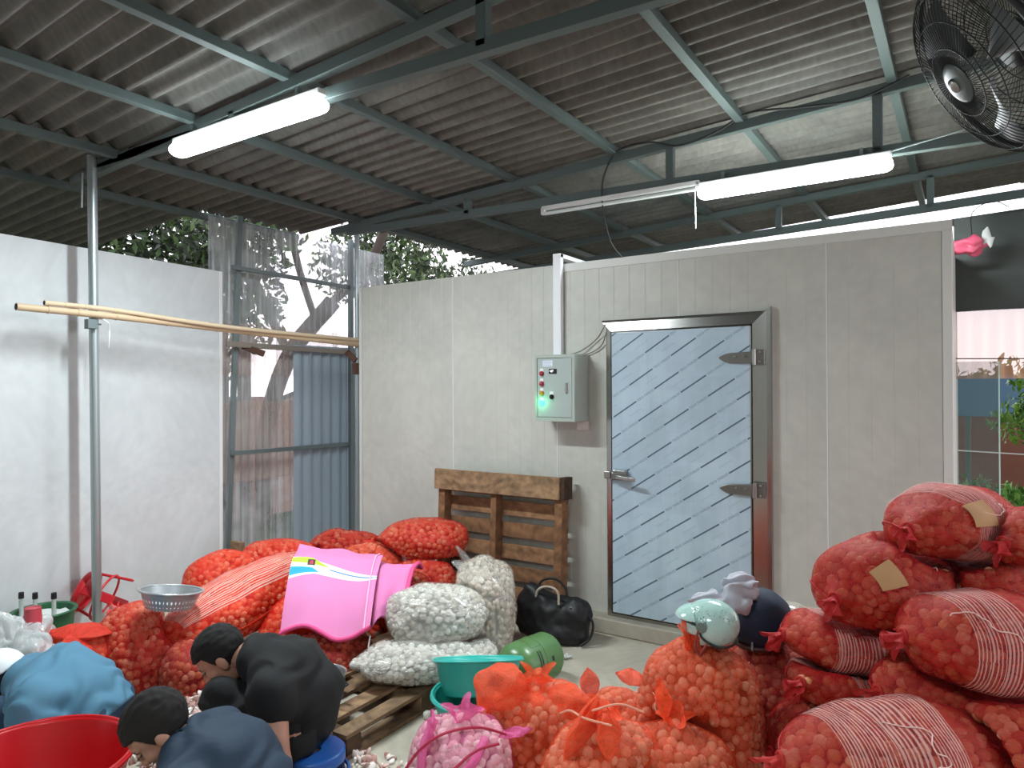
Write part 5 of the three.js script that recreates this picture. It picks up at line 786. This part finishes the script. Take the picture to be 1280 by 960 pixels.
// ---------- wall fan hung under the roof at the right ----------
{
  const c = V(0.06, 2.69, -2.85), ax = V(-0.808, -0.537, 0.237).normalize(), t = thing('industrial_fan', 'large dark industrial fan in a wire guard hanging under the roof at the upper right', 'fan', [c.x, c.y, c.z]);
  t.quaternion.setFromUnitVectors(V(0, 0, 1), ax);
  const R = 0.33, wire = std('#262c2b', 0.45, { metalness: 0.5 }), dark = std('#1d2221', 0.5), prof = (r) => 0.1 - 0.055 * Math.pow(r / R, 3) - 0.02 * Math.pow(r / R, 9);
  const ring = (r, z, w) => new THREE.TorusGeometry(r, w, 6, 72).translate(0, 0, z);
  for (const s of [1, -1]) {
    const g = []; for (const r of [0.13, 0.22, 0.3]) g.push(ring(r, s * prof(r), 0.0022));
    for (let i = 0; i < 84; i++) { const a = i / 84 * 6.2832, ps = []; for (let k = 0; k <= 5; k++) { const r = mix(0.075, R, k / 5), b = a + 0.25 * k / 5 * s; ps.push([r * Math.cos(b), r * Math.sin(b), s * prof(r)]); } g.push(tube(ps, 0.0016, 6, 4)); }
    part(t, s > 0 ? 'front_guard' : 'rear_guard', merge(g), wire);
  }
  part(t, 'outer_ring', ring(R, 0, 0.012), dark);
  part(t, 'badge', merge([lathe([[0.001, 0.012], [0.05, 0.01], [0.072, 0.002], [0.076, -0.004], [0.001, -0.004]], 40).rotateX(Math.PI / 2).translate(0, 0, 0.1)]), std('#59625f', 0.35, { metalness: 0.4 })); part(t, 'badge_center', new THREE.SphereGeometry(0.026, 20, 12).scale(1, 1, 0.5).translate(0, 0, 0.113), M.stainless, 'bright centre of the badge');
  for (let i = 0; i < 3; i++) { const b = part(t, 'blade', gridGeo((u, v, p) => { const r = mix(0.06, 0.3, v), w = mix(0.05, 0.13, v), a = (u - 0.5) * w / 0.15, tw = mix(0.6, 0.3, v); p.set(r * Math.cos(a), r * Math.sin(a), (u - 0.5) * w * Math.sin(tw) + 0.01 * Math.sin(u * 3.14)); }, 14, 14), std('#2f3634', 0.35, { metalness: 0.3, side: THREE.DoubleSide })); b.rotation.z = i * 2.094 + 0.4; }
  part(t, 'motor', merge([lathe([[0.001, 0.12], [0.055, 0.115], [0.075, 0.09], [0.075, -0.04], [0.001, -0.04]], 32).rotateX(-Math.PI / 2).translate(0, 0, -0.12)]), dark);
  part(t, 'motor_collar', ring(0.055, -0.245, 0.008), M.stainless); part(t, 'clamp_ring', ring(0.03, -0.262, 0.008), M.stainless);
  const q = t.quaternion.clone().invert(), loc = (v) => v.clone().sub(c).applyQuaternion(q).toArray(), m = c.clone().addScaledVector(ax, -0.25);
  part(t, 'bracket', bar(loc(m), loc(V(0.26, 2.95, -3.05)), 0.035, 0.035), dark); part(t, 'hanger', bar(loc(V(0.26, 2.93, -3.05)), loc(V(0.4, 3.3, -3.05)), 0.03, 0.03), dark);
}
// ---------- cables under the roof ----------
{
  const k = std('#2b2f2f', 0.6), gy = std('#8f999a', 0.6);
  solo('roof_cable', tube([[-2.1, 2.9, -4.35], [-2.08, 3.05, -4.34], [-1.98, 3.2, -4.34], [-1.75, 3.22, -4.34], [-1.55, 3.16, -4.34], [-1.3, 3.2, -4.34], [-1.12, 3.27, -4.34], [-0.8, 3.24, -4.34], [-0.5, 3.22, -4.34], [-0.25, 3.29, -4.34]], 0.007, 90, 6), k, 'dark cable sagging along the far truss above the lit batten', 'cable');
  solo('drop_cable', tube([[-2.1, 2.9, -4.35], [-2.09, 2.8, -4.36], [-2.06, 2.6, -4.42], [-1.98, 2.47, -4.5]], 0.005, 30, 6), k, 'thin dark cable dropping from the far truss behind the cold-room wall', 'cable');
  solo('lamp_wire', tube([[-0.35, 2.9, -4.36], [0.1, 2.95, -4.3], [0.6, 3.02, -4.2], [1.2, 3.05, -4.1]], 0.006, 30, 6), gy, 'pale wire running right from the lit far batten', 'cable');
  solo('pull_cord', tube([[-1.45, 2.87, -4.36], [-1.45, 2.7, -4.37], [-1.45, 2.62, -4.37]], 0.003, 10, 5), M.white, 'short white cord hanging at the end of the unlit tube', 'cord');
}
renderer.render(scene, camera);
